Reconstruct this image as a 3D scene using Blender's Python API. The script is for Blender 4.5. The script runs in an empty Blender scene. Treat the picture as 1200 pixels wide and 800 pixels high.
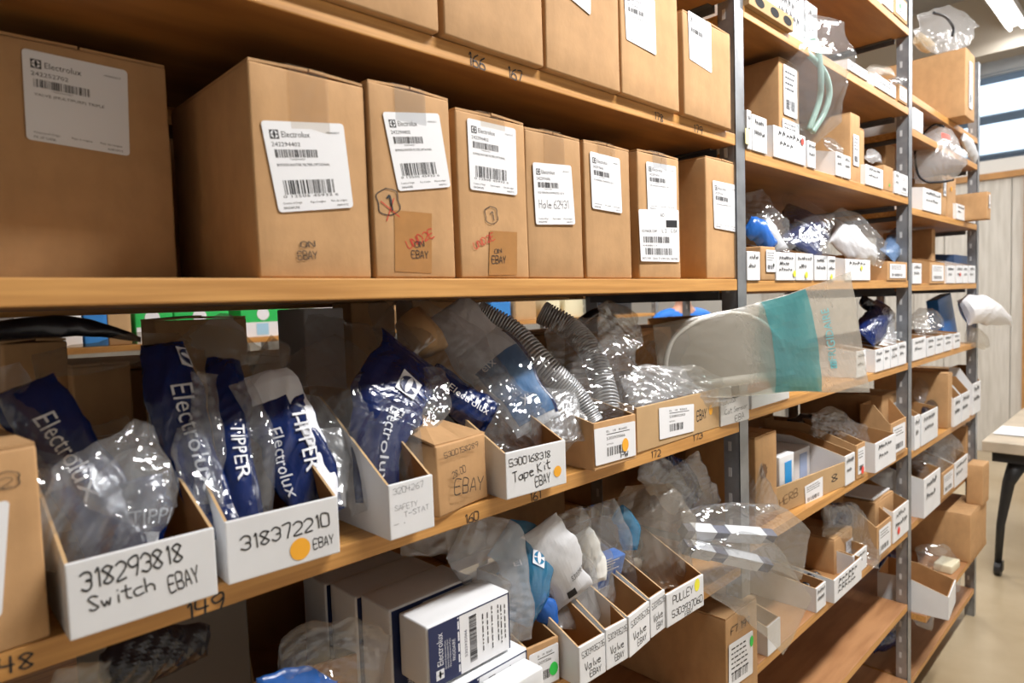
import bpy, bmesh, math, random
import numpy as np
from mathutils import Vector, Matrix

# ------------------------------------------------------------------ camera
H = 1.666                       # eye height above the floor
D = 0.72                        # eye distance from the shelf fronts (plane Y = 0)
V1, V2 = np.array([790., -72.]), np.array([-750., -20.])    # vanishing points of the shelf run and of its depth
F = float(np.sqrt(-(V1 @ V2)))
ax = np.array([V1[0], -V1[1], -F]); ax /= np.linalg.norm(ax)
ay = np.array([V2[0], -V2[1], -F]); ay -= ax * (ax @ ay); ay /= np.linalg.norm(ay)
az = np.cross(ax, ay)
R = np.array([ax, ay, az])      # world = R @ camera
CAM = np.array([0., -D, H])
scene = bpy.context.scene
COL = scene.collection
cd = bpy.data.cameras.new('camera'); cam = bpy.data.objects.new('camera', cd); COL.objects.link(cam)
cd.sensor_width = 36.0; cd.lens = F / 1200 * 36
cam.matrix_world = Matrix([[*R[i], CAM[i]] for i in range(3)] + [[0, 0, 0, 1]])
cd.clip_start = 0.05
cd.dof.use_dof = True; cd.dof.focus_distance = 1.25; cd.dof.aperture_fstop = 4.5
scene.camera = cam
# ------------------------------------------------------------------ world, exposure
w = bpy.data.worlds.new('world'); scene.world = w; w.use_nodes = True
w.node_tree.nodes['Background'].inputs[0].default_value = (0.9, 0.95, 1.0, 1)
w.node_tree.nodes['Background'].inputs[1].default_value = 0.05
vs = scene.view_settings
vs.view_transform = 'Standard'; vs.look = 'None'; vs.gamma = 1.0; vs.use_curve_mapping = False
vs.exposure = 0.36
try:
    scene.cycles.transparent_max_bounces = 32
    scene.cycles.max_bounces = 8
    scene.cycles.sample_clamp_indirect = 4.0
    scene.cycles.caustics_reflective = False; scene.cycles.caustics_refractive = False
except Exception: pass

# ------------------------------------------------------------------ pixel helpers
def ray(x, y): return R @ np.array([x - 600., -(y - 400.), -F])
def onY(x, y, Y=0.0):
    d = ray(x, y); return CAM + d * ((Y - CAM[1]) / d[1])
def onZ(x, y, Z):
    d = ray(x, y); return CAM + d * ((Z - CAM[2]) / d[2])
def onX(x, y, X):
    d = ray(x, y); return CAM + d * ((X - CAM[0]) / d[0])
def proj(p):
    q = R.T @ (np.asarray(p, float) - CAM); return np.array([600 + F * q[0] / -q[2], 400 - F * q[1] / -q[2]])
def mpp(p):                      # metres per pixel at a world point
    return float(-(R.T @ (np.asarray(p, float) - CAM))[2] / F)
def solveX(px, Y, z):
    lo, hi = 0.0, 9.0
    for _ in range(40):
        m = (lo + hi) / 2
        if proj((m, Y, z))[0] < px: lo = m
        else: hi = m
    return lo
def solveZ(py, X, Y):
    lo, hi = -3.0, 6.0
    for _ in range(40):
        m = (lo + hi) / 2
        if proj((X, Y, m))[1] > py: lo = m
        else: hi = m
    return lo

# ------------------------------------------------------------------ materials
MATS = {}
def mat(name, col=(0.8, 0.8, 0.8), rough=0.5, metal=0.0, noise=0.0, nscale=30, bump=0.0, bscale=200, var=0.0, spec=0.5,
        coat=0.0, stretch=None, col2=None, emit=0.0, trans=0.0):
    if name in MATS: return MATS[name]
    m = bpy.data.materials.new(name); m.use_nodes = True
    nt = m.node_tree; N = nt.nodes; L = nt.links
    b = N['Principled BSDF']
    b.inputs['Base Color'].default_value = (*col, 1); b.inputs['Roughness'].default_value = rough
    b.inputs['Metallic'].default_value = metal; b.inputs['Specular IOR Level'].default_value = spec
    b.inputs['Coat Weight'].default_value = coat
    if trans: b.inputs['Transmission Weight'].default_value = trans
    if emit:
        b.inputs['Emission Color'].default_value = (*col, 1); b.inputs['Emission Strength'].default_value = emit
    src = None
    if noise or bump or stretch:
        tc = N.new('ShaderNodeTexCoord'); mp = N.new('ShaderNodeMapping')
        L.new(tc.outputs['Object'], mp.inputs[0])
        mp.inputs['Scale'].default_value = stretch or (1, 1, 1)
        if noise:
            nz = N.new('ShaderNodeTexNoise'); nz.inputs['Scale'].default_value = nscale; nz.inputs['Detail'].default_value = 6
            L.new(mp.outputs[0], nz.inputs['Vector'])
            mx = N.new('ShaderNodeMix'); mx.data_type = 'RGBA'
            c2 = col2 or tuple(c * (1 - noise) for c in col)
            mx.inputs['A'].default_value = (*col, 1); mx.inputs['B'].default_value = (*c2, 1)
            rp = N.new('ShaderNodeValToRGB'); rp.color_ramp.elements[0].position = 0.38; rp.color_ramp.elements[1].position = 0.66
            L.new(nz.outputs['Fac'], rp.inputs[0]); L.new(rp.outputs[0], mx.inputs['Factor'])
            src = mx.outputs['Result']
        if bump:
            n2 = N.new('ShaderNodeTexNoise'); n2.inputs['Scale'].default_value = bscale; n2.inputs['Detail'].default_value = 4
            L.new(mp.outputs[0], n2.inputs['Vector'])
            bp = N.new('ShaderNodeBump'); bp.inputs['Strength'].default_value = bump; bp.inputs['Distance'].default_value = 0.002
            L.new(n2.outputs['Fac'], bp.inputs['Height']); L.new(bp.outputs[0], b.inputs['Normal'])
    if var:
        oi = N.new('ShaderNodeObjectInfo'); hs = N.new('ShaderNodeHueSaturation')
        mr = N.new('ShaderNodeMapRange'); mr.inputs[3].default_value = 1 - var; mr.inputs[4].default_value = 1 + var
        L.new(oi.outputs['Random'], mr.inputs[0]); L.new(mr.outputs[0], hs.inputs['Value'])
        if src: L.new(src, hs.inputs['Color'])
        else: hs.inputs['Color'].default_value = (*col, 1)
        src = hs.outputs[0]
    if src: L.new(src, b.inputs['Base Color'])
    MATS[name] = m; return m

def film(name, tint=(0.95, 0.96, 0.97), haze=0.10, gloss=0.06, rough=0.055, hazecol=(0.85, 0.87, 0.9), crease=0.15):
    """thin polythene: mostly transparent, a little milky, glossy at grazing angles, fine wrinkles"""
    if name in MATS: return MATS[name]
    m = bpy.data.materials.new(name); m.use_nodes = True
    nt = m.node_tree; N = nt.nodes; L = nt.links
    N.remove(N['Principled BSDF']); out = N['Material Output']
    tc = N.new('ShaderNodeTexCoord')
    v = N.new('ShaderNodeTexVoronoi'); v.feature = 'DISTANCE_TO_EDGE'; v.inputs['Scale'].default_value = 17
    nz = N.new('ShaderNodeTexNoise'); nz.inputs['Scale'].default_value = 14; nz.inputs['Detail'].default_value = 3
    mp = N.new('ShaderNodeMapping'); mp.inputs['Scale'].default_value = (1, 0.6, 0.35); mp.inputs['Rotation'].default_value = (0.4, 0.3, 0.6)
    L.new(tc.outputs['Object'], mp.inputs[0])
    wv = N.new('ShaderNodeVectorMath'); wv.operation = 'MULTIPLY_ADD'; wv.inputs[1].default_value = (0.04, 0.04, 0.04)
    L.new(nz.outputs['Color'], wv.inputs[0]); L.new(mp.outputs[0], wv.inputs[2]); L.new(tc.outputs['Object'], nz.inputs['Vector'])
    L.new(wv.outputs[0], v.inputs['Vector'])
    ad = N.new('ShaderNodeMath'); ad.operation = 'ADD'; L.new(v.outputs['Distance'], ad.inputs[0]); L.new(nz.outputs['Fac'], ad.inputs[1])
    bp = N.new('ShaderNodeBump'); bp.inputs['Strength'].default_value = crease; bp.inputs['Distance'].default_value = 0.012
    L.new(ad.outputs[0], bp.inputs['Height'])
    tr = N.new('ShaderNodeBsdfTransparent'); tr.inputs[0].default_value = (*tint, 1)
    df = N.new('ShaderNodeBsdfDiffuse'); df.inputs[0].default_value = (*hazecol, 1)
    tl = N.new('ShaderNodeBsdfTranslucent'); tl.inputs[0].default_value = (*hazecol, 1)
    dm = N.new('ShaderNodeMixShader'); dm.inputs[0].default_value = 0.4; L.new(df.outputs[0], dm.inputs[1]); L.new(tl.outputs[0], dm.inputs[2])
    gl = N.new('ShaderNodeBsdfGlossy'); gl.inputs['Roughness'].default_value = rough
    for s in (df, tl, gl): L.new(bp.outputs[0], s.inputs['Normal'])
    m1 = N.new('ShaderNodeMixShader'); m1.inputs[0].default_value = haze; L.new(tr.outputs[0], m1.inputs[1]); L.new(dm.outputs[0], m1.inputs[2])
    fr = N.new('ShaderNodeLayerWeight'); fr.inputs['Blend'].default_value = 0.35; L.new(bp.outputs[0], fr.inputs['Normal'])
    ma = N.new('ShaderNodeMath'); ma.operation = 'MULTIPLY_ADD'; ma.inputs[1].default_value = 0.26; ma.inputs[2].default_value = gloss
    L.new(fr.outputs['Facing'], ma.inputs[0])
    m2 = N.new('ShaderNodeMixShader'); L.new(ma.outputs[0], m2.inputs[0]); L.new(m1.outputs[0], m2.inputs[1]); L.new(gl.outputs[0], m2.inputs[2])
    L.new(m2.outputs[0], out.inputs[0])
    MATS[name] = m; return m

KRAFT = mat('kraft_board', (0.51, 0.300, 0.142), 0.74, noise=0.11, nscale=34, bump=0.15, bscale=120, var=0.09, spec=0.25, stretch=(1.0, 1.0, 0.7))
KRAFT2 = mat('kraft_board_pale', (0.50, 0.33, 0.17), 0.75, noise=0.08, nscale=18, bump=0.1, bscale=90, var=0.08, spec=0.25)
KINSIDE = mat('kraft_inside', (0.40, 0.21, 0.085), 0.85, noise=0.12, nscale=25, spec=0.2)
WHITEB = mat('white_board', (0.76, 0.77, 0.79), 0.5, noise=0.05, nscale=14, bump=0.05, bscale=60, var=0.03, spec=0.35)
GREYB = mat('grey_board', (0.46, 0.44, 0.44), 0.6, noise=0.06, nscale=12, spec=0.3)
PAPER = mat('label_paper', (0.80, 0.81, 0.84), 0.38, spec=0.4)
INK = mat('black_ink', (0.012, 0.012, 0.016), 0.5)
MARK = mat('marker_ink', (0.02, 0.02, 0.022), 0.5)
GREYINK = mat('faded_pencil', (0.16, 0.17, 0.19), 0.6)
RED = mat('red_ink', (0.55, 0.04, 0.02), 0.5)
TAPE = film('clear_tape', haze=0.05, gloss=0.05, rough=0.10, tint=(0.99, 0.965, 0.93), hazecol=(0.8, 0.72, 0.6), crease=0.35)
TAPEB = mat('brown_tape', (0.42, 0.20, 0.06), 0.28, noise=0.1, nscale=40, spec=0.5)
WOOD = mat('pine_board', (0.62, 0.32, 0.095), 0.42, noise=0.30, nscale=9, stretch=(0.5, 14, 14), bump=0.05, bscale=40, col2=(0.46, 0.215, 0.055))
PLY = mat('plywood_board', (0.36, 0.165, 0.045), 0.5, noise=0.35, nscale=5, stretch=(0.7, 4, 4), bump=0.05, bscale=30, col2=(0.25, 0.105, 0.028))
PLYTAN = mat('plywood_tan', (0.44, 0.22, 0.095), 0.5, noise=0.25, nscale=6, stretch=(0.7, 5, 5), col2=(0.33, 0.15, 0.06))
STEEL = mat('galvanised_steel', (0.38, 0.40, 0.43), 0.42, metal=0.75, noise=0.25, nscale=18)
STEELD = mat('grey_steel', (0.16, 0.165, 0.175), 0.45, metal=0.6, noise=0.2, nscale=14)
DARK = mat('slot_dark', (0.01, 0.01, 0.012), 0.9)
NAVY = mat('navy_film', (0.004, 0.018, 0.105), 0.18, noise=0.4, nscale=14, bump=0.5, bscale=38, spec=0.7)
NAVYP = mat('navy_print', (0.012, 0.022, 0.085), 0.4)
BLACKF = mat('black_film', (0.012, 0.013, 0.02), 0.22, bump=0.25, bscale=45, spec=0.6)
BLUE = mat('blue_film', (0.02, 0.12, 0.45), 0.22, noise=0.2, nscale=20, bump=0.2, bscale=50)
SKYB = film('sky_blue_film', tint=(0.25, 0.62, 0.85), haze=0.45, gloss=0.08, hazecol=(0.06, 0.40, 0.70))
STEELBLUE = mat('steel_blue_panel', (0.055, 0.16, 0.34), 0.3, noise=0.2, nscale=18, bump=0.2, bscale=50)
WFILM = mat('white_film', (0.68, 0.69, 0.72), 0.3, noise=0.12, nscale=20, bump=0.3, bscale=40)
TEXTW = mat('white_print', (0.75, 0.77, 0.82), 0.4)
CLEAR = film('clear_polythene')
THIN = film('thin_polythene', haze=0.045, gloss=0.05, rough=0.05)
CLEAR2 = film('crisp_polythene', haze=0.07, gloss=0.09, rough=0.045, crease=0.15)
MILKY = film('milky_polythene', haze=0.25, gloss=0.08, rough=0.2, hazecol=(0.82, 0.82, 0.83))
CLOUDY = film('cloudy_polythene', haze=0.15, gloss=0.06, rough=0.25, hazecol=(0.72, 0.66, 0.57), tint=(0.96, 0.94, 0.9))
FRIG = film('thick_cloudy_polythene', haze=0.24, gloss=0.04, rough=0.3, hazecol=(0.68, 0.64, 0.55), tint=(0.96, 0.95, 0.92), crease=0.12)
TEAL = film('teal_printed_polythene', haze=0.42, gloss=0.04, rough=0.3, hazecol=(0.07, 0.36, 0.40), tint=(0.45, 0.82, 0.84), crease=0.12)
ORANGE = mat('orange_dot', (0.90, 0.42, 0.03), 0.5)
GREEN = mat('green_dot', (0.03, 0.62, 0.08), 0.5)
YELLOW = mat('yellow_dot', (0.85, 0.80, 0.05), 0.5)
REDDOT = mat('red_dot', (0.85, 0.06, 0.04), 0.5)
GREYP = mat('grey_plastic', (0.42, 0.42, 0.42), 0.35)

# ------------------------------------------------------------------ scene graph helpers
def tag(o, label=None, cat=None, group=None, kind=None):
    if label: o['label'] = label
    if cat: o['category'] = cat
    if group: o['group'] = group
    if kind: o['kind'] = kind
    return o
def empty(name, loc, rz=0.0, label=None, cat=None, group=None, kind=None):
    o = bpy.data.objects.new(name, None); COL.objects.link(o)
    o.location = loc; o.rotation_euler = (0, 0, rz); o.empty_display_size = 0.05
    return tag(o, label, cat, group, kind)
class MB:
    def __init__(s): s.v = []; s.f = []; s.m = []
    def add(s, vs, fs, mi=0):
        n = len(s.v); s.v += [tuple(map(float, p)) for p in vs]
        for f in fs: s.f.append(tuple(i + n for i in f)); s.m.append(mi)
        return s
    def box(s, x0, x1, y0, y1, z0, z1, mi=0, mis=None):
        vs = [(x0, y0, z0), (x1, y0, z0), (x1, y1, z0), (x0, y1, z0), (x0, y0, z1), (x1, y0, z1), (x1, y1, z1), (x0, y1, z1)]
        fs = [(0, 3, 2, 1), (4, 5, 6, 7), (0, 1, 5, 4), (2, 3, 7, 6), (3, 0, 4, 7), (1, 2, 6, 5)]   # bottom top front back left right
        n = len(s.v); s.v += vs
        for k, f in enumerate(fs): s.f.append(tuple(i + n for i in f)); s.m.append(mis[k] if mis else mi)
        return s
    def prism_x(s, prof, x0, x1, mi=(0, 0, 0)):      # polygon in (y, z) swept along x; mi: face at x0, face at x1, rim
        n = len(prof); b = len(s.v)
        s.v += [(x0, y, z) for y, z in prof] + [(x1, y, z) for y, z in prof]
        s.f.append(tuple(b + i for i in range(n))); s.m.append(mi[0])
        s.f.append(tuple(b + n + i for i in reversed(range(n)))); s.m.append(mi[1])
        for i in range(n):
            j = (i + 1) % n; s.f.append((b + j, b + i, b + n + i, b + n + j)); s.m.append(mi[2])
        return s
    def tube(s, pts, r, seg=8, mi=0, cap=True):
        pts = [np.asarray(p, float) for p in pts]; n = len(pts); b = len(s.v)
        rr = r if hasattr(r, '__len__') else [r] * n
        up = np.array([0.13, 0.27, 0.95])
        for i, p in enumerate(pts):
            t = pts[min(i + 1, n - 1)] - pts[max(i - 1, 0)]; t /= (np.linalg.norm(t) + 1e-9)
            a = np.cross(t, up); a /= (np.linalg.norm(a) + 1e-9); c = np.cross(t, a)
            for k in range(seg):
                th = 2 * math.pi * k / seg; s.v.append(tuple(p + rr[i] * (a * math.cos(th) + c * math.sin(th))))
        for i in range(n - 1):
            for k in range(seg):
                k2 = (k + 1) % seg; s.f.append((b + i * seg + k, b + i * seg + k2, b + (i + 1) * seg + k2, b + (i + 1) * seg + k)); s.m.append(mi)
        if cap:
            s.f.append(tuple(b + k for k in reversed(range(seg)))); s.m.append(mi)
            s.f.append(tuple(b + (n - 1) * seg + k for k in range(seg))); s.m.append(mi)
        return s
    def build(s, name, mats, parent=None, loc=(0, 0, 0), smooth=False, bevel=0.0, seg=2):
        me = bpy.data.meshes.new(name); me.from_pydata(s.v, [], s.f)
        mats = mats if isinstance(mats, (list, tuple)) else [mats]
        for m in mats: me.materials.append(m)
        if len(mats) > 1: me.polygons.foreach_set('material_index', s.m)
        if bevel:
            bm = bmesh.new(); bm.from_mesh(me)
            bmesh.ops.bevel(bm, geom=[e for e in bm.edges if e.is_manifold and e.calc_face_angle(0) > 0.5], offset=bevel, segments=seg, affect='EDGES', profile=0.6)
            bm.to_mesh(me); bm.free()
        if smooth: me.polygons.foreach_set('use_smooth', [True] * len(me.polygons))
        me.update()
        o = bpy.data.objects.new(name, me); COL.objects.link(o); o.location = loc
        if parent: o.parent = parent
        return o

# ------------------------------------------------------------------ lettering
_T = {}
def textmesh(s):
    """printed text: (verts2d normalised to cap height 1, faces, width)"""
    if s in _T: return _T[s]
    c = bpy.data.curves.new('t', 'FONT'); c.body = s; c.size = 1.0; c.resolution_u = 2
    o = bpy.data.objects.new('t', c); COL.objects.link(o)
    dg = bpy.context.evaluated_depsgraph_get(); me = bpy.data.meshes.new_from_object(o.evaluated_get(dg))
    v = np.array([(p.co.x, p.co.y) for p in me.vertices]) if len(me.vertices) else np.zeros((0, 2))
    f = [tuple(p.vertices) for p in me.polygons]
    bpy.data.objects.remove(o); bpy.data.curves.remove(c); bpy.data.meshes.remove(me)
    v = v / 0.69
    x0 = v[:, 0].min() if len(v) else 0; v[:, 0] -= x0
    _T[s] = (v, f, float(v[:, 0].max()) if len(v) else 0.1); return _T[s]

G = {  # single-stroke handwriting on a 4 x 6 grid
 '0': ["26 06 01 10 30 41 45 36 26"], '1': ["15 26 20"], '2': ["05 26 45 43 00 40"], '3': ["05 26 45 43 23 43 41 20 01"],
 '4': ["06 03 43", "36 30"], '5': ["46 06 03 33 42 40 10 01"], '6': ["46 14 01 10 40 42 23 02"], '7': ["06 46 20"],
 '8': ["45 26 05 14 32 41 20 01 12 34 45"], '9': ["44 33 13 05 26 46 43 30"],
 'A': ["00 26 40", "12 32"], 'B': ["00 06 36 45 33 03 33 41 30 00"], 'C': ["45 26 04 02 10 41"], 'D': ["00 06 26 44 42 20 00"],
 'E': ["46 06 00 40", "03 33"], 'F': ["46 06 00", "03 33"], 'G': ["45 26 04 01 20 41 43 23"], 'H': ["06 00", "46 40", "03 43"],
 'I': ["26 20"], 'J': ["46 41 20 01"], 'K': ["06 00", "46 03 40"], 'L': ["06 00 40"], 'M': ["00 06 23 46 40"], 'N': ["00 06 40 46"],
 'O': ["26 05 03 01 20 41 43 45 26"], 'P': ["00 06 36 45 43 03"], 'R': ["00 06 36 45 33 03 40"], 'S': ["45 26 05 14 32 41 20 01"],
 'T': ["06 46", "26 20"], 'U': ["06 01 20 41 46"], 'V': ["06 20 46"], 'W': ["06 10 24 30 46"], 'X': ["06 40", "46 00"],
 'Y': ["06 23 46", "23 20"], 'Z': ["06 46 00 40"], '-': ["03 43"], '.': ["10 11"], ',': ["11 00"], '#': ["15 11", "35 31", "04 44", "02 42"],
 'a': ["43 23 02 10 30 43 40"], 'c': ["43 13 02 10 40"], 'd': ["43 13 02 10 40", "46 40"], 'e': ["02 42 33 13 02 10 40"],
 'h': ["06 00", "02 23 42 40"], 'i': ["23 20", "25 25"], 'k': ["06 00", "43 02 40"], 'l': ["26 21 30"], 'n': ["03 00", "02 23 42 40"],
 'o': ["23 02 10 30 42 23"], 'p': ["03 0-2", "03 33 42 30 00"], 'r': ["03 00", "02 23 43"], 's': ["43 13 02 41 30 00"],
 't': ["26 21 40", "04 44"], 'u': ["03 01 20 41 43 40"], 'v': ["03 20 43"], 'w': ["03 10 22 30 43"], 'x': ["03 40", "43 00"]}
def _pts(s):
    out = []
    for tk in s.split():
        x = int(tk[0]); y = int(tk[1:]); out.append((x, y))
    return out
def handmesh(s, rnd, thick=0.55, jit=0.22):
    """strokes in grid units: (verts2d, faces, width), cap height 6"""
    V = []; Fc = []; x = 0.0
    for ch in s:
        if ch == ' ': x += 3.2; continue
        for st in G.get(ch, G['I']):
            p = np.array(_pts(st), float)
            p = p + np.array([[rnd.uniform(-jit, jit), rnd.uniform(-jit, jit)] for _ in p])
            if len(p) > 2:
                t = np.linspace(0, 1, 4 * (len(p) - 1) + 1); p = cr(p, t)
            d = np.gradient(p, axis=0) if len(p) > 1 else np.array([[1., 0]])
            d /= (np.linalg.norm(d, axis=1, keepdims=True) + 1e-6)
            nrm = np.stack([-d[:, 1], d[:, 0]], 1) * thick / 2
            ext = d * thick * 0.3
            p = p.copy(); p[0] -= ext[0]; p[-1] += ext[-1]
            b = len(V); n = len(p)
            V += [tuple(q) for q in (p + nrm + [x, 0])] + [tuple(q) for q in (p - nrm + [x, 0])]
            Fc += [(b + i, b + n + i, b + n + i + 1, b + i + 1) for i in range(n - 1)]
        x += 5.3 if ch not in 'I1il.,' else 3.6
    return np.array(V), Fc, max(x - 1.3, 1)
def cr(P, t):
    P = np.asarray(P, float); n = len(P)
    if n == 1: return np.repeat(P, len(t), 0)
    s = np.clip(t, 0, 1) * (n - 1); i = np.minimum(s.astype(int), n - 2); f = (s - i)
    g = lambda k: P[np.clip(k, 0, n - 1)]
    if P.ndim > 1: f = f[:, None]
    p0, p1, p2, p3 = g(i - 1), g(i), g(i + 1), g(i + 2)
    return 0.5 * (2 * p1 + (p2 - p0) * f + (2 * p0 - 5 * p1 + 4 * p2 - p3) * f ** 2 + (3 * p1 - p0 - 3 * p2 + p3) * f ** 3)

class Sheet2:
    """collects flat print in a unit frame (u right 0..1, v up 0..1) with aspect = width / height"""
    def __init__(s, aspect=1.0): s.a = aspect; s.V = []; s.F = []; s.M = []
    def rect(s, u0, u1, v0, v1, mi=0):
        b = len(s.V); s.V += [(u0, v0), (u1, v0), (u1, v1), (u0, v1)]; s.F.append((b, b + 1, b + 2, b + 3)); s.M.append(mi)
    def poly(s, pts, mi=0):
        b = len(s.V); s.V += list(pts); s.F.append(tuple(range(b, b + len(pts)))); s.M.append(mi)
    def disc(s, u, v, r, mi=0, n=20):       # r in v units
        s.poly([(u + r / s.a * math.cos(2 * math.pi * k / n), v + r * math.sin(2 * math.pi * k / n)) for k in range(n)], mi)
    def raw(s, v, f, u, v0, su, sv, mi=0, rot=0):
        b = len(s.V)
        for x, y in v:
            X, Y = x * su, y * sv
            if rot == 90: X, Y = -y * sv / s.a, x * su * s.a
            s.V.append((u + X, v0 + Y))
        s.F += [tuple(i + b for i in q) for q in f]; s.M += [mi] * len(f)
    def text(s, t, u, v, h, wid=None, mi=0, rot=0):     # h: cap height in v units; wid: target width in u units
        vv, f, tw = textmesh(t); su = (wid / tw) if wid else h / s.a
        s.raw(vv, f, u, v, su, h, mi, rot)
    def hand(s, t, u, v, h, wid, rnd, mi=0, thick=0.55, slope=0.0):
        vv, f, tw = handmesh(t, rnd, thick)
        if slope: vv = vv + np.stack([np.zeros(len(vv)), vv[:, 0] * slope], 1)
        s.raw(vv, f, u, v, wid / tw, h / 6, mi)
    def barcode(s, u0, u1, v0, v1, rnd, n=30, mi=0):
        ws = [rnd.choice([1, 1, 2, 3]) for _ in range(2 * n)]; tot = sum(ws); x = u0
        for k, q in enumerate(ws):
            d = (u1 - u0) * q / tot
            if k % 2 == 0: s.rect(x, x + d, v0, v1, mi)
            x += d
    def logo(s, u, v, sz, mi=0, mi2=None):        # square badge with a pale leaf-like mark, sz in v units
        su = sz / s.a
        s.rect(u, u + su, v, v + sz, mi)
    def build(s, name, mats, parent, fmap):
        mb = MB(); pts = fmap(np.array(s.V)); mb.v = [tuple(p) for p in pts]; mb.f = s.F; mb.m = s.M
        return mb.build(name, mats, parent)

def quadmap(quad):                                   # quad: bl, br, tr, tl local 3d points
    q = [np.asarray(p, float) for p in quad]
    def m(uv):
        u = uv[:, :1]; v = uv[:, 1:]
        return q[0] * (1 - u) * (1 - v) + q[1] * u * (1 - v) + q[2] * u * v + q[3] * (1 - u) * v
    return m
RND = random.Random(7)
def sheet_build(s, name, mats, parent, fmap, nrm, eps=0.00018):
    """print with each ink a hair prouder than the one before"""
    P = fmap(np.array(s.V)); nrm = np.asarray(nrm, float); off = np.zeros(len(P))
    for f, m in zip(s.F, s.M):
        for i in f: off[i] = m
    P = P + nrm * (eps * (1 + off))[:, None]
    mb = MB(); mb.v = [tuple(p) for p in P]; mb.f = s.F; mb.m = s.M
    o = mb.build(name, mats, parent)
    if name in ('print', 'handwriting'): o['kind'] = 'stuff'
    return o
def badge(s, u, v, sz, a=0, b=1, c=2):
    """square badge: dark ground, round pale mark cut by a lens and a wedge"""
    su = sz / s.a; s.rect(u, u + su, v, v + sz, a)
    cu, cv = u + su / 2, v + sz / 2; r = sz * 0.42
    s.disc(cu, cv, r, b, 16)
    s.poly([(cu + r / s.a * 0.34 * math.cos(t) * (1), cv + r * 0.98 * math.sin(t)) for t in np.linspace(0, 2 * math.pi, 13)[:-1]], c)
    s.poly([(cu + r / s.a * 0.1, cv), (cu + r / s.a * 0.95, cv + r * 0.30), (cu + r / s.a * 0.95, cv - r * 0.30)], c)
    s.poly([(cu - r / s.a * 0.1, cv), (cu - r / s.a * 0.95, cv - r * 0.16), (cu - r / s.a * 0.95, cv + r * 0.16)], c)

class Thing:
    """an Empty at the front-bottom-left corner; local x along the front, y into the depth, z up"""
    flat = False
    def __init__(s, name, p0, p1, label, cat, group=None):
        p0 = np.asarray(p0, float); p1 = np.asarray(p1, float)
        s.rz = math.atan2(p1[1] - p0[1], p1[0] - p0[0]); s.w = float(np.hypot(*(p1 - p0)[:2])); s.o = p0
        s.e = empty(name, tuple(p0), s.rz, label, cat, group)
        c, q = math.cos(s.rz), math.sin(s.rz)
        s.A = np.array([[c, q, 0], [-q, c, 0], [0, 0, 1.]])
    def at(s, px, py, y=0.0):
        d = s.A @ ray(px, py); c = s.A @ (CAM - s.o); return c + d * ((y - c[1]) / d[1])
    def quad(s, bl, br, tr, tl, y=0.0): return [s.at(*p, y) for p in (bl, br, tr, tl)]
    def local(s, p): return s.A @ (np.asarray(p, float) - s.o)
    def hand(s, text, a, b, hpx, m=None, y=None, thick=0.72, name='handwriting'):
        y = (-0.0004 if s.flat else -0.0013) if y is None else y
        A = s.at(*a, y); B = s.at(*b, y); L = float(np.hypot(B[0] - A[0], B[2] - A[2]))
        k = mpp(s.A.T @ ((A + B) / 2) + s.o)
        vv, f, tw = handmesh(text, RND, thick, 0.05 if text == 'O' else 0.2)
        dx = (B - A) / L; up = np.array([-dx[2], 0, dx[0]])
        su = L / tw; sv = hpx * k / 6
        mb = MB(); mb.add([A + dx * (x * su) + up * (z * sv) for x, z in vv], f)
        return mb.build(name, m or MARK, s.e)
    def dot(s, c, rpx, m, y=None, name='dot_sticker', squash=1.0):
        y = (-0.0005 if s.flat else -0.0013) if y is None else y
        C = s.at(*c, y); r = rpx * mpp(s.A.T @ C + s.o)
        mb = MB(); n = 24
        mb.add([C + np.array([r * squash * math.cos(2 * math.pi * k / n), 0, r * math.sin(2 * math.pi * k / n)]) for k in range(n)], [tuple(range(n))])
        return mb.build(name, m, s.e)

def label_plate(T, quad, draw=None, mats=None, y=-0.0015, name='label', round_=0.04, m=None, parent=None):
    """paper label through four local points (bl, br, tr, tl) with rounded corners and its print as a child"""
    f = quadmap(quad); asp = np.linalg.norm(np.subtract(quad[1], quad[0])) / max(np.linalg.norm(np.subtract(quad[3], quad[0])), 1e-6)
    r = round_; pts = []
    for cx, cy, a0 in ((r / asp, r, 180), (1 - r / asp, r, 270), (1 - r / asp, 1 - r, 0), (r / asp, 1 - r, 90)):
        for k in range(4):
            a = math.radians(a0 + 30 * k); pts.append((cx + r / asp * math.cos(a), cy + r * math.sin(a)))
    P = f(np.array(pts)); n = len(P)
    nr = np.cross(np.subtract(quad[1], quad[0]), np.subtract(quad[3], quad[0])); nr = nr / np.linalg.norm(nr)
    P2 = P + nr * 0.0005
    mb = MB(); mb.add(list(P) + list(P2), [tuple(reversed(range(n))), tuple(range(n, 2 * n))] + [(i, (i + 1) % n, n + (i + 1) % n, n + i) for i in range(n)])
    o = mb.build(name, m or PAPER, parent or T.e)
    if draw:
        s = Sheet2(asp); draw(s)
        if s.V:
            g = quadmap([np.asarray(q) + nr * 0.0005 for q in quad])
            sheet_build(s, 'print', mats or [INK, PAPER, INK], o, g, nr)
    return o

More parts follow.
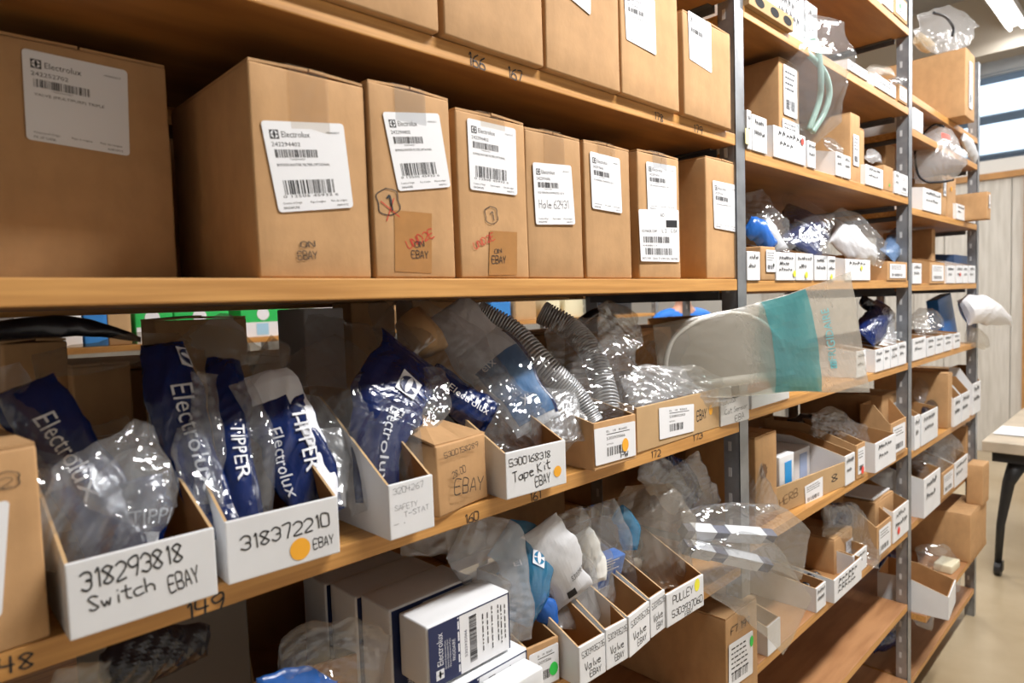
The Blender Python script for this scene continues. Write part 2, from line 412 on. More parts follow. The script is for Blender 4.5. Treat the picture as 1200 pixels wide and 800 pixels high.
def elux_label(num, desc, second=True, hand=None, origin='SINGAPORE'):
    def draw(s):
        r = random.Random(sum(map(ord, num)))
        badge(s, 0.07, 0.805, 0.10)
        s.text('Electrolux', 0.07 + 0.13 / s.a, 0.825, 0.065, 0.34)
        s.text('19/04/2017', 0.76, 0.875, 0.022, 0.17)
        s.text(num, 0.07, 0.725, 0.045, 0.34)
        s.barcode(0.09, 0.62, 0.60, 0.69, r, 32)
        s.text('*' + num + '*', 0.25, 0.572, 0.016, 0.2)
        s.text(desc, 0.09, 0.505, 0.030, 0.66)
        if second:
            s.barcode(0.12, 0.78, 0.19, 0.35, r, 26)
            s.text('0 12505 45932 6', 0.09, 0.155, 0.028, 0.72)
        s.text('Country of Origin', 0.07, 0.085, 0.022, 0.24); s.text('Pays d origine', 0.42, 0.085, 0.022, 0.2); s.text('Pais de origen', 0.70, 0.085, 0.022, 0.22)
        s.text(origin, 0.07, 0.03, 0.026, 0.2); s.text('A00019712', 0.77, 0.03, 0.022, 0.16)
        if hand: hand(s)
    return draw
def bin_label(num, top='EL   18   B2603', dot=None):
    def draw(s):
        r = random.Random(sum(map(ord, num)))
        s.text(top, 0.28, 0.84, 0.055, 0.5); s.rect(0.28, 0.85, 0.775, 0.795)
        s.text(num, 0.28, 0.63, 0.08, 0.45); s.text('BUTTON', 0.28, 0.49, 0.04, 0.15)
        s.barcode(0.28, 0.68, 0.18, 0.42, r, 18)
    return draw
def small_print(seed, lines=4, bar=True, mi=0):
    def draw(s):
        r = random.Random(seed)
        v = 0.88
        for k in range(lines):
            u = 0.1
            while u < 0.7:
                d = r.uniform(0.05, 0.16); s.rect(u, min(u + d, 0.9), v - 0.035, v, mi); u += d + 0.035
            v -= 0.11
        if bar: s.barcode(0.12, 0.8, 0.12, 0.32, r, 16, mi)
    return draw
def scribble(seed, lines=2, mi=0, colour=0):
    """illegible felt-pen lines"""
    def draw(s):
        r = random.Random(seed)
        for k in range(lines):
            v = 0.72 - k * 0.6 / max(lines, 1); u = r.uniform(0.1, 0.18); end = r.uniform(0.7, 0.9) if k == 0 else r.uniform(0.5, 0.85)
            while u < end:
                h = r.uniform(0.1, 0.19); p = [(u, v), (u + 0.035, v + h), (u + 0.06, v + h * 0.3), (u + 0.08, v + h * 0.8)]
                for a, b in zip(p, p[1:]):
                    d = np.array(b) - np.array(a); n = np.array([-d[1], d[0]]) / (np.linalg.norm(d) + 1e-6) * 0.011
                    s.poly([np.array(a) + n, np.array(a) - n, np.array(b) - n, np.array(b) + n], mi)
                u += r.uniform(0.09, 0.13)
    return draw

def crumple(V, amp, freq, seed):
    r = np.random.RandomState(seed); V = np.array(V, float); out = np.zeros_like(V)
    for k in range(5):
        d = r.randn(3); d /= np.linalg.norm(d); fr = freq * r.uniform(0.6, 1.8); ph = r.rand(3) * 7
        for a in range(3): out[:, a] += np.sin(V @ d * fr + ph[a] + a)
    return V + out * amp / 5
def box_mesh(w, d, h, amp=0.0012, seed=1, n=5, bevel=0.003):
    bm = bmesh.new(); bmesh.ops.create_cube(bm, size=1.0)
    bmesh.ops.scale(bm, vec=(w, d, h), verts=bm.verts); bmesh.ops.translate(bm, vec=(w / 2, d / 2, h / 2), verts=bm.verts)
    bmesh.ops.bevel(bm, geom=bm.edges[:], offset=bevel, segments=2, affect='EDGES', profile=0.6)
    bmesh.ops.subdivide_edges(bm, edges=[e for e in bm.edges if e.calc_length() > 0.03], cuts=n, use_grid_fill=True)
    V = crumple([v.co[:] for v in bm.verts], amp, 25, seed)
    for v, p in zip(bm.verts, V): v.co = p
    me = bpy.data.meshes.new('body'); bm.to_mesh(me); bm.free(); return me

def carton(name, p0, p1, h, d, label, cat='box', group=None, m=None, tape=True, seed=None, flaps=True, tape_front=0.05, tm=None, openlid=False, amp=0.0012):
    """closed shipping carton: body, two top flaps meeting in a seam that runs into the depth, tape over the seam and down the front"""
    T = Thing(name, p0, p1, label, cat, group); w = T.w; m = m or KRAFT
    seed = seed if seed is not None else RND.randrange(9999)
    ft = 0.0032 if flaps else 0
    me = box_mesh(w, d, h - ft, amp, seed); me.materials.append(m)
    me.polygons.foreach_set('use_smooth', [True] * len(me.polygons))
    b = bpy.data.objects.new('body', me); COL.objects.link(b); b.parent = T.e
    T.d = d; T.h = h
    if flaps:
        r = random.Random(seed); g = 0.0012
        for sgn in (0, 1):
            x0, x1 = (0.001, w / 2 - g) if sgn == 0 else (w / 2 + g, w - 0.001)
            lift = r.uniform(0.0, 0.004); mb = MB()
            za, zb = h - ft, h - ft
            if sgn == 0: zb += lift
            else: za += lift
            mb.add([(x0, 0.001, za), (x1, 0.001, zb), (x1, d - 0.001, zb), (x0, d - 0.001, za),
                    (x0, 0.001, za + ft), (x1, 0.001, zb + ft), (x1, d - 0.001, zb + ft), (x0, d - 0.001, za + ft)],
                   [(0, 3, 2, 1), (4, 5, 6, 7), (0, 1, 5, 4), (2, 3, 7, 6), (3, 0, 4, 7), (1, 2, 6, 5)])
            mb.build('flap', m, T.e)
    if tape:
        tw = min(0.025, w * 0.28); cx = w / 2 + RND.uniform(-0.004, 0.004); zt = h + 0.0045; L = min(tape_front, h * 0.5)
        V = []; Fs = []
        path = [(d * 0.8, zt), (d * 0.4, zt), (0.004, zt), (-0.0016, h - 0.003), (-0.0018, h - L * 0.5), (-0.0018, h - L)]
        r = random.Random(seed + 3)
        for k, (yy, zz) in enumerate(path):
            e = r.uniform(-0.003, 0.003) if k == len(path) - 1 else 0
            V += [(cx - tw, yy, zz + e), (cx, yy - 0.0004, zz - e), (cx + tw, yy, zz + e)]
        for k in range(len(path) - 1):
            for i in range(2): Fs.append((3 * k + i, 3 * k + i + 1, 3 * k + 4 + i, 3 * k + 3 + i))
        mb = MB(); mb.add(V, Fs); mb.build('tape', tm or TAPE, T.e)
    return T

def tray(name, p0, p1, hf, d, label, hb=None, group=None, m=None, inside=None, run=None, cat='tray', rim=None, thick=0.0035, lip=True):
    """open bin: low front panel, side panels that climb towards a tall back, kraft inside"""
    T = Thing(name, p0, p1, label, cat, group); T.flat = True; w = T.w; m = m or WHITEB; ins = inside or KINSIDE; t = thick
    hb = hb or hf * 2.0; run = run or d * 0.55; T.d = d; T.h = hf
    MB().box(t, w - t, t, d - t, 0, t, mis=[0, 1, 0, 0, 0, 0]).build('bottom_panel', [m, ins], T.e)
    fp = MB().box(0, w, 0, t + 0.001, 0, hf, mis=[0, 0, 0, 1, 0, 0]).build('front_panel', [m, ins], T.e, bevel=0.0016)
    if lip: MB().box(t + 0.001, w - t - 0.001, t + 0.0012, t + 0.0042, t, hf - 0.002, mi=0).build('inner_flap', ins, T.e)
    MB().box(0.001, w - 0.001, d - t, d, 0, hb, mis=[0, 0, 1, 0, 0, 0]).build('back_panel', [m, ins], T.e)
    prof = [(0.0015, 0), (d - t, 0), (d - t, hb), (run, hb), (0.0015 + t, hf), (0.0015, hf - 0.004)]
    MB().prism_x(prof, 0.0004, t, mi=(0, 1, 2)).build('side_panel', [m, ins, KRAFT2], T.e)
    MB().prism_x(prof, w - t, w - 0.0004, mi=(1, 0, 2)).build('side_panel', [m, ins, KRAFT2], T.e)
    return T

# ------------------------------------------------------------------ soft bags
class Bag:
    """pillow of film along a spine: u across (-1..1), v along (0..1), two leaves joined at the edge, crossed by sharp folds"""
    def __init__(s, spine, hw, th, face=None, crum=0.006, seed=1, taper=(0.12, 0.12), pxw=True, wob=1.0):
        P = np.array([onY(*q) for q in spine]); s.P = P
        k = np.array([mpp(p) for p in P]) if pxw else np.ones(len(P))
        hw = np.array(list(hw) if hasattr(hw, '__len__') else [hw] * len(P), float)
        th = np.array(list(th) if hasattr(th, '__len__') else [th] * len(P), float)
        if len(hw) != len(P): hw = cr(hw, np.linspace(0, 1, len(P)))
        if len(th) != len(P): th = cr(th, np.linspace(0, 1, len(P)))
        s.W = hw * k; s.T = th * k; 
        if face is None:
            tc = CAM - P.mean(0); tc[2] = 0; tc /= np.linalg.norm(tc); face = tc * 0.75 + np.array([0.08, -0.42, 0.28])
        s.face = np.array(face, float); s.face /= np.linalg.norm(s.face)
        s.crum = crum; s.wob = wob; s.L = float(np.sum(np.linalg.norm(np.diff(P, axis=0), axis=1))); s.taper = taper
        r = np.random.RandomState(seed); s.k = []
        for i in range(7):
            f = 10 * 1.40 ** i; a = r.uniform(0, math.pi) if i > 4 else r.uniform(-0.6, 0.6); s.k.append((f * math.cos(a), f * math.sin(a), r.uniform(0, 9), 1 / (1.0 + 0.55 * i) / 2.6, r.uniform(3, 11), r.uniform(0, 6), r.uniform(3, 11), r.uniform(0, 6)))
        s.r2 = r.uniform(0, 6, 8)
    def fold(s, x, y, ph=0.0):
        o = np.zeros_like(x)
        xw = x + 0.012 * np.sin(23 * y + s.r2[0]) ; yw = y + 0.012 * np.sin(19 * x + s.r2[1])
        for i, (fx, fy, p, a, mx, px, my, py) in enumerate(s.k):
            q = xw * fx + yw * fy + p + ph * (i + 1); q = q - np.floor(q)
            mask = 0.5 + 0.5 * np.sin(mx * x * 3 + px + ph) * np.sin(my * y * 3 + py)
            o += a * (np.abs(q - 0.5) * 2 - 0.5) * mask
        return o
    def ev(s, u, v, side, off=0.0):
        u = np.asarray(u, float); v = np.asarray(v, float)
        c = cr(s.P, v); e = 0.02; t = cr(s.P, np.clip(v + e, 0, 1)) - cr(s.P, np.clip(v - e, 0, 1)); t /= np.linalg.norm(t, axis=1, keepdims=True)
        S = np.cross(t, s.face[None]); S /= np.linalg.norm(S, axis=1, keepdims=True)        # to the right when the spine runs up
        N = np.cross(t, S); N *= np.sign((N @ s.face))[:, None]
        W = cr(s.W, v); Th = cr(s.T, v)
        Wl = W * (1 + s.wob * (0.20 * (np.abs((v * 1.7 + s.r2[2]) % 1 - .5) * 2 - .5) + 0.09 * (np.abs((v * 4.3 + s.r2[3]) % 1 - .5) * 2 - .5) + np.sign(u) * 0.10 * (np.abs((v * 2.6 + s.r2[4]) % 1 - .5) * 2 - .5)))
        prof = np.clip(1 - np.abs(u) ** 2, 0, 1) ** 0.75
        a, b = s.taper
        en = np.clip(v / max(a, 1e-3), 0, 1) ** 0.6 * np.clip((1 - v) / max(b, 1e-3), 0, 1) ** 0.6
        en = 0.06 + 0.94 * en
        vw = s.L * v
        dc = s.fold(u * W, vw); ds = s.fold(u * W + 3.1 * side, vw + 1.7 * side, side)
        disp = s.crum * dc * 1.2
        p = c + S * (Wl * u)[:, None] + N * (side * Th * prof * en + disp + side * s.crum * 0.8 * ds * prof + side * off)[:, None]
        p += t * (s.crum * 0.8 * s.fold(vw + 2, u * W + 5))[:, None]
        return p
    def mesh(s, name, m, parent=None, nu=22, nv=34, smooth=False, label=None, cat='bag', group=None, one=False):
        U, Vv = np.meshgrid(np.linspace(-1, 1, nu), np.linspace(0, 1, nv)); U = U.ravel(); Vv = Vv.ravel()
        A = s.ev(np.sin(U * math.pi / 2), Vv, 1.0); B = s.ev(np.sin(U * math.pi / 2), Vv, -1.0)
        zb = min(A[:, 2].min(), B[:, 2].min()); org = np.array([A[:, 0].mean(), A[:, 1].mean(), zb])
        mb = MB(); f = [(j * nu + i, j * nu + i + 1, (j + 1) * nu + i + 1, (j + 1) * nu + i) for j in range(nv - 1) for i in range(nu - 1)]
        mb.add(A - org, f); mb.add(B - org, [tuple(reversed(q)) for q in f])
        o = mb.build(name, m, parent, tuple(org), smooth)
        # weld the rim
        bm = bmesh.new(); bm.from_mesh(o.data); bmesh.ops.remove_doubles(bm, verts=bm.verts, dist=0.00005); bm.to_mesh(o.data); bm.free()
        if smooth: o.data.polygons.foreach_set('use_smooth', [True] * len(o.data.polygons))
        tag(o, label, cat, group); s.org = org; s.obj = o; return o
    def patch(s, name, m, u0, u1, v0, v1, side=1.0, off=0.0009, nu=14, nv=20, smooth=False):
        U, Vv = np.meshgrid(np.linspace(u0, u1, nu), np.linspace(v0, v1, nv))
        A = s.ev(U.ravel(), Vv.ravel(), side, off) - s.org
        mb = MB(); mb.add(A, [(j * nu + i, j * nu + i + 1, (j + 1) * nu + i + 1, (j + 1) * nu + i) for j in range(nv - 1) for i in range(nu - 1)])
        return mb.build(name, m, s.obj, smooth=smooth)
    def text(s, t, u, v, h, ang, m=None, side=1.0, off=0.0028, hand=False, name='lettering', bold=1.0, wid=None):
        """h cap height in metres; ang 0 = reads along +u, 90 = reads along +v"""
        if hand: vv, f, tw = handmesh(t, RND); vv = vv / 6
        else: vv, f, tw = textmesh(t)
        sx = (wid / (tw if not hand else tw / 6)) if wid else h
        a = math.radians(ang); W = float(cr(s.W, np.array([v]))[0])
        x = vv[:, 0] * sx; y = vv[:, 1] * h
        uu = u + (x * math.cos(a) - y * math.sin(a)) / W; ww = v + (x * math.sin(a) + y * math.cos(a)) / s.L
        A = s.ev(np.clip(uu, -0.99, 0.99), np.clip(ww, 0, 1), side, off) - s.org
        mb = MB(); mb.add(A, f); return mb.build(name, m or TEXTW, s.obj)
    def badge(s, u, v, h, ang, m1=None, m2=None, side=1.0, off=0.0026):
        st = Sheet2(1.0); badge(st, 0, 0, 1.0)
        V = np.array(st.V); a = math.radians(ang); W = float(cr(s.W, np.array([v]))[0]); x = V[:, 0] * h; y = V[:, 1] * h
        uu = u + (x * math.cos(a) - y * math.sin(a)) / W; ww = v + (x * math.sin(a) + y * math.cos(a)) / s.L
        of = np.zeros(len(V))
        for f, mm in zip(st.F, st.M):
            for i in f: of[i] = mm
        A = s.ev(np.clip(uu, -0.99, 0.99), np.clip(ww, 0, 1), side, off)
        N = s.ev(np.clip(uu, -0.99, 0.99), np.clip(ww, 0, 1), side, off + 0.001) - A
        A = A + N * (0.4 * of)[:, None] - s.org
        mb = MB(); mb.v = [tuple(p) for p in A]; mb.f = st.F; mb.m = st.M
        return mb.build('logo', [m1 or TEXTW, m2 or NAVYP, m1 or TEXTW], s.obj)

def bag(name, spine, hw, th, m, label, cat='bag', group=None, nu=26, nv=42, **k):
    if m in (CLEAR, CLEAR2, MILKY, CLOUDY, THIN):
        k['crum'] = k.get('crum', .01) * 1.2; th = [t * 0.7 for t in th]; nu = max(nu, 40); nv = max(nv, 64); hw = [h * 1.08 for h in hw]
    elif m is NAVY: k['crum'] = k.get('crum', .006) * 1.7; nu = 34; nv = 54
    B = Bag(spine, hw, th, **k); B.mesh(name, m, None, nu, nv, label=label, cat=cat, group=group); return B

def bag4(name, spine, *a, **k): return bag(name, [(x, y, Y * 0.5 if Y > 0.06 else Y * 0.8) for x, y, Y in spine], *a, **k)
# ------------------------------------------------------------------ room
def Z(rel): return H + rel
CONC = mat('concrete', (0.48, 0.39, 0.26), 0.3, noise=0.35, nscale=1.8, bump=0.03, bscale=30, col2=(0.36, 0.27, 0.16))
WALLW = mat('white_paint', (0.74, 0.73, 0.70), 0.6, noise=0.04, nscale=3)
PANEL = mat('whitewashed_panelling', (0.62, 0.59, 0.54), 0.5, noise=0.25, nscale=5, stretch=(6, 6, 0.5), col2=(0.50, 0.47, 0.42))
CEILM = mat('ceiling_white', (0.6, 0.6, 0.6), 0.7)
TRIMW = mat('orange_wood_trim', (0.50, 0.25, 0.08), 0.5, noise=0.2, nscale=8)
BEIGE = mat('beige_paint', (0.55, 0.50, 0.43), 0.6)
LAMP = mat('lamp_tube', (1.0, 0.98, 0.94), 0.4, emit=9.0)
LAMPH = mat('lamp_housing', (0.85, 0.85, 0.85), 0.4)
XW, YF, YR, XL, CZ = 8.0, 6.5, -3.6, -3.0, 5.0
def struct(mb, name, m, **k): return tag(mb.build(name, m, **k), kind='structure')
struct(MB().box(XL - .1, XW + .1, YR - .1, YF + .1, -0.1, 0), 'floor', CONC)
struct(MB().box(XL - .1, XW + .1, YR - .1, YF + .1, CZ, CZ + 0.1), 'ceiling', CEILM)
struct(MB().box(XL - .1, XL, YR, YF, 0, CZ), 'wall_left', mat('grey_brown_paint'))
struct(MB().box(XL, XW, YF, YF + .1, 0, CZ), 'wall_back', WALLW)
struct(MB().box(XL, XW, YR - .1, YR, 0, CZ), 'wall_front', mat('grey_brown_paint', (0.22, 0.19, 0.16), 0.7))
# end wall: whitewashed boards below, a window band above, beige bulkhead on top
zt, zw0, zw1 = 2.72, 2.86, 3.86
wr = tag(empty('wall_right', (XW, 0, 0)), kind='structure')
MB().box(0.02, 0.1, YR, YF, 0, zw0).build('wall_backing', WALLW, wr)
MB().box(0.02, 0.1, YR, YF, zw1, CZ).build('wall_backing', WALLW, wr)
MB().box(0.02, 0.1, 1.4, YF, zw0, zw1).build('wall_backing', WALLW, wr)
for k in range(24):
    y0 = YR + 0.16 + k * 0.28
    if y0 > 3.0: break
    MB().box(0.0, 0.02, y0, y0 + 0.272, 0, zt).build('plank', PANEL, wr, bevel=0.003)
MB().box(-0.28, 0.0, YR, YF, zw1, 4.42).build('bulkhead', BEIGE, wr)
MB().box(-0.03, 0.0, YR, 1.4, zt, zt + 0.06).build('ledge', TRIMW, wr)
wi = tag(empty('window_1', (XW, 0, zw0)), kind='structure')
GLASS = film('office_glass', tint=(0.80, 0.88, 0.95), haze=0.10, gloss=0.05, rough=0.05, hazecol=(0.6, 0.7, 0.8), crease=0.0)
for k in range(4):
    y0 = YR + 0.2 + k * 1.2
    MB().box(0.03, 0.04, y0 + 0.03, y0 + 1.17, 0.05, 1.0).build('pane', GLASS, wi)
    MB().box(0.0, 0.06, y0 - 0.03, y0 + 0.03, 0.0, 1.0).build('mullion', WALLW, wi)
MB().box(0.0, 0.06, YR, 1.4, -0.14 + 0.06, 0.05).build('sill', WALLW, wi)
MB().box(-0.02, 0.06, YR, 1.4, 0.86, 0.88).build('blind_rail', mat('blind_grey', (0.30, 0.32, 0.34), 0.5), wi)
for k in range(7): MB().box(-0.018, -0.002, YR, 1.4, 0.89 + k * 0.016, 0.90 + k * 0.016).build('slat', mat('blind_slat', (0.55, 0.56, 0.56), 0.5), wi)
p = onX(1198, 400, XW - 0.03)
struct(MB().box(XW - 0.035, XW, p[1] - 0.09, p[1] + 0.0, 0, zt), 'trim_1', TRIMW)

# ceiling strip lights, in rows over the aisles
def lamp(x, y, z, watts, lab):
    e = empty('ceiling_light', (x, y, z), 0, lab, 'ceiling light', 'ceiling strip lights')
    MB().box(-0.62, 0.62, -0.08, 0.08, 0.03, 0.09).build('housing', LAMPH, e, bevel=0.006)
    for s in (-1, 1): MB().tube([(-0.6, s * 0.045, 0.012), (0.6, s * 0.045, 0.012)], 0.014, 10).build('tube', LAMP, e, smooth=True)
    for s in (-0.5, 0.5): MB().box(s - 0.004, s + 0.004, -0.004, 0.004, 0.09, CZ - z).build('hanger', STEEL, e)
    ld = bpy.data.lights.new('lamp_light', 'AREA'); ld.shape = 'RECTANGLE'; ld.size = 1.2; ld.size_y = 0.16; ld.energy = watts; ld.color = (1.0, 0.985, 0.965)
    lo = bpy.data.objects.new('lamp_light', ld); COL.objects.link(lo); lo.parent = e; lo.location = (0, 0, -0.01)
LZ = 3.35
for x, pw in ((1.55, 70), (3.3, 30), (5.1, 20), (6.8, 16)): lamp(x, -0.88, LZ, pw, 'white strip light hanging over the aisle in front of the shelves')
for x in (1.6, 3.8, 6.0): lamp(x, 1.75, LZ, 40, 'white strip light added over the aisle behind the shelves to light the back')  # unseen row, added to light the area behind the shelving
q = onX(1176, 8, 7.0); lamp(7.0, q[1], q[2] - 0.03, 10, 'bright strip light under the ceiling by the beige bulkhead')

# a lit office beyond the window band
OFW = mat('office_grey_blue', (0.42, 0.50, 0.58), 0.6)
ob = tag(empty('wall_office', (0, 0, 0)), kind='structure')
MB().box(10.0, 10.1, YR, 2.0, zw0 - 0.6, CZ).build('wall_face', OFW, ob)
MB().box(XW + 0.1, 10.1, YR, 2.0, CZ - 0.05, CZ).build('ceiling_face', OFW, ob)
NVB = mat('navy_border', (0.02, 0.04, 0.09), 0.5); pz = onX(1175, 186, 9.99)[2]
MB().box(9.97, 10.0, YR, 2.0, pz - 0.05, pz + 0.05).build('border_strip', NVB, ob)
for py, nm in ((113, 'upper'), (160, 'lower')):
    q = onX(1175, py, 9.4)
    e = empty('office_light', (9.4, q[1], q[2]), 0, nm + ' long strip light glowing behind the office window', 'ceiling light', 'office strip lights')
    MB().box(-0.03, 0.05, -1.6, 1.4, -0.16, 0.16).build('diffuser', mat('office_tube', (0.9, 0.95, 1.0), 0.4, emit=2.2), e)
    MB().box(0.05, 0.09, -1.62, 1.42, -0.17, 0.17).build('housing', LAMPH, e)
# ------------------------------------------------------------------ shelving
PA, PB, PC = 1.430, 2.762, 3.90
TH = 0.026
DEP = 0.45
def post(par, x, y=0.0, z1=2.75, flip=1, dx=0.042, dy=0.04):
    mb = MB(); t = 0.0025
    mb.box(x, x + t, y, y + flip * dy, 0, z1); mb.box(x, x + dx, y - 0.0005, y + flip * t, 0, z1)
    if flip < 0:
        mb = MB(); mb.box(x, x + t, y - dy, y, 0, z1); mb.box(x, x + dx, y - t, y, 0, z1)
    o = mb.build('post', [STEEL], par)
    q = MB(); z = 0.06
    while z < z1 - 0.05:
        yy = y + flip * dy * 0.62; q.box(x - 0.0008, x + 0.0002, min(yy - 0.004, yy + 0.004), max(yy - 0.004, yy + 0.004), z, z + 0.022); z += 0.062
    SR = q.build('slot_row', mat('slot_edge', (0.62, 0.64, 0.66), 0.4, metal=0.3), o); SR['kind'] = 'stuff'
    return o
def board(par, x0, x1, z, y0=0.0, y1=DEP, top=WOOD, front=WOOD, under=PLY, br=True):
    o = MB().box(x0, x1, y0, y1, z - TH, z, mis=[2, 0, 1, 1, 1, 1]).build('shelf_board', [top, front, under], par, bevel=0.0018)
    for x in (x0 + 0.0005, x1 - 0.0035) if br else ():
        MB().box(x, x + 0.003, y0 + 0.045, y1 - 0.02, z - TH - 0.018, z - TH - 0.0003).build('bracket', STEELD, par)
        MB().box(x if x < x0 + 0.1 else x - 0.02, (x + 0.023) if x < x0 + 0.1 else x + 0.003, y0 + 0.05, y1 - 0.02, z - TH - 0.0032, z - TH - 0.0004).build('bracket', STEELD, par)
    return o
BAYS = {1: (0.035, PA - 0.002, [0.690, 0.365, 0.037, -0.292, -0.634, -0.935, -1.24, -1.5]),
        2: (PA + 0.046, PB - 0.002, [0.945, 0.662, 0.338, 0.033, -0.273, -0.595, -0.91, -1.20, -1.50]),
        3: (PB + 0.046, PC - 0.002, [0.72, 0.595, 0.305, 0.02, -0.272, -0.62, -0.90, -1.25, -1.52])}
UNITS = {}
ud = {1: 'tall steel and pine shelving bay holding the row of eight cartons', 2: 'tall steel and pine shelving bay with the bag of pale green tubing',
      3: 'tall steel and pine shelving bay standing next to the wheeled table'}
for b, (x0, x1, zs) in BAYS.items():
    u = empty('shelving_unit', (0, 0, 0), 0, ud[b], 'shelving', 'front run of shelving bays'); UNITS[b] = u
    if b == 1: post(u, -0.012); post(u, -0.012, DEP, flip=-1)
    post(u, {1: PA, 2: PB, 3: PC}[b]); post(u, {1: PA, 2: PB, 3: PC}[b], DEP, flip=-1)
    for i, z in enumerate(zs):
        low = z < -0.8
        bo = board(u, x0, x1, Z(z), top=PLYTAN if low else WOOD)
        if b == 3 and z == -1.25: bo.location.y = -0.05
def shelf_hand(unit, text, a, b, hpx):
    A = onY(*a, -0.0006); B = onY(*b, -0.0006); L = np.linalg.norm(B - A); vv, f, tw = handmesh(text, RND, 0.75)
    dx = (B - A) / L; up = np.array([0, 0, 1.0]); k = mpp(A)
    mb = MB(); mb.add([A + dx * x * L / tw + up * z * hpx * k / 6 for x, z in vv], f); mb.build('handwriting', MARK, unit)
u1 = UNITS[1]
shelf_hand(u1, '148', (-14, 794), (39, 781), 19); shelf_hand(u1, '149', (218, 728), (262, 712), 19)
shelf_hand(u1, '160', (545, 614), (561, 608), 10); shelf_hand(u1, '161', (621, 588), (634, 583), 10)
shelf_hand(u1, '172', (763, 537), (774, 534), 8); shelf_hand(u1, '173', (812, 517), (823, 513), 7)
shelf_hand(u1, '166', (549, 75), (568, 82), 14); shelf_hand(u1, '167', (595, 90), (612, 96), 12)
shelf_hand(u1, '178', (767, 139), (777, 143), 8); shelf_hand(u1, '179', (813, 154), (823, 157), 8)

# back-to-back run behind the first one, and a far run across the next aisle
BK0, BK1 = 0.50, 0.95
ub = empty('shelving_unit', (0, 0, 0), 0, 'steel and pine shelving run standing back to back behind the front bays', 'shelving')
for x in (0.0, PA, PB, PC): post(ub, x, BK1, flip=-1)
for z in (0.945, 0.65, 0.35, 0.03, -0.32, -0.62, -0.92, -1.5):
    for x0, x1 in ((0.05, PA - 0.01), (PA + 0.05, PB - 0.01), (PB + 0.05, PC - 0.01)):
        if z == -0.62 and x0 > 2: continue
        board(ub, x0, x1, Z(z), BK0, BK1, br=False)
def fcarton(X0, X1, Y, zrel, h, d, label, group=None, m=None, **k): return carton('carton', (X0, Y, Z(zrel) + 0.0005), (X1, Y, Z(zrel) + 0.0005), h, d, label, 'carton', group, m, **k)
GB = 'plain cartons in the back run'
def LB(zrel, x0):  # first-bay cartons are added to stop light leaking in from behind
    return 'large plain kraft carton ' + {0.65: 'behind the high shelf', 0.35: 'behind the upper shelf', 0.03: 'behind the eye level shelf', -0.32: 'behind the shelf of bags', -0.62: 'behind the low shelf'}[zrel] + (' of the first bay, placed to block light' if x0 < 1.42 else ' of the second bay')
for zrel, hh in ((0.65, 0.24), (0.35, 0.25), (0.03, 0.27)):
    for x0, x1 in ((0.08, 0.52), (0.54, 0.96), (0.98, 1.40), (1.50, 1.92), (1.94, 2.34), (2.36, 2.74)):
        if zrel == 0.65 and x1 < 1.3: continue
        fcarton(x0, x1, BK0 + 0.005, zrel, hh, 0.4, LB(zrel, x0), GB, tape=False)
for x0, x1, h in ((0.3, 0.75, 0.20), (0.95, 1.38, 0.19)):
    fcarton(x0, x1, BK0 + 0.005, -0.62, h, 0.4, 'plain kraft carton behind the lowest bags of the first bay', 'low cartons in the back run', tape=False)
for x0, x1, h in ((1.5, 2.0, 0.26), (2.05, 2.7, 0.24)):
    fcarton(x0, x1, BK0 + 0.005, -0.92, h, 0.4, 'plain kraft carton at the back of the low shelves of the second bay', 'low cartons behind the second bay', tape=False)
for zrel, hh in ((-0.32, 0.232), (-0.62, 0.24)):
    for k, (x0, x1) in enumerate(((0.08, 0.42), (0.44, 0.80), (0.83, 1.12), (1.14, 1.40), (1.50, 1.95), (1.98, 2.38), (2.40, 2.74))):
        if zrel == -0.62 and k < 4: continue
        fcarton(x0, x1, BK0 + 0.005, zrel, hh - 0.012 * (k % 3), 0.4, LB(zrel, x0), GB, tape=False)
# far run
FY = 2.55
uf = empty('shelving_unit', (0, 0, 0), 0, 'distant steel shelving run across the next aisle, seen through the gap', 'shelving')
for x in (0.35, 1.62, 2.90, 4.0, 4.96): post(uf, x, FY, z1=2.6); post(uf, x, FY + 0.5, z1=2.6, flip=-1)
for z in (-1.1, -0.55, -0.13, 0.32):
    for x0, x1 in ((0.40, 1.61), (1.68, 2.89), (2.96, 3.99), (4.06, 4.95)): board(uf, x0, x1, Z(z), FY, FY + 0.5, br=False)
FG = mat('green_carton', (0.02, 0.48, 0.10), 0.5); FB = mat('light_blue_carton', (0.35, 0.60, 0.80), 0.5); FBL = mat('bright_blue_carton', (0.03, 0.22, 0.62), 0.5)
FC = mat('cream_carton', (0.72, 0.66, 0.45), 0.6)
far = [(300, 0, 95, WHITEB, 'pale white carton with a blue lid across the next aisle', 0.30), (1, 98, 125, FBL, 'bright blue carton across the next aisle', 0.2),
       (2, 126, 153, KRAFT2, 'small tan carton across the next aisle', 0.2), (3, 158, 202, FG, 'green and white carton beside the tan one across the next aisle', 0.16),
       (4, 204, 268, FG, 'green carton with a round white emblem and blue base across the next aisle', 0.16), (5, 282, 338, FG, 'green carton with white rim next to the far steel post', 0.16),
       (6, 368, 408, WHITEB, 'pale grey carton behind the far steel post', 0.17), (7, 420, 500, KRAFT, 'brown carton in the middle of the far run', 0.2),
       (8, 575, 598, FBL, 'narrow blue carton next to the cream boxes of the far run', 0.17), (9, 604, 628, KRAFT2, 'narrow tan carton among the cream boxes of the far run', 0.2),
       (10, 640, 656, FC, 'narrow cream carton of the far run', 0.16), (11, 662, 690, FC, 'wide cream carton of the far run', 0.17), (12, 700, 740, BLACKF, 'black case at the end of the far run', 0.14)]
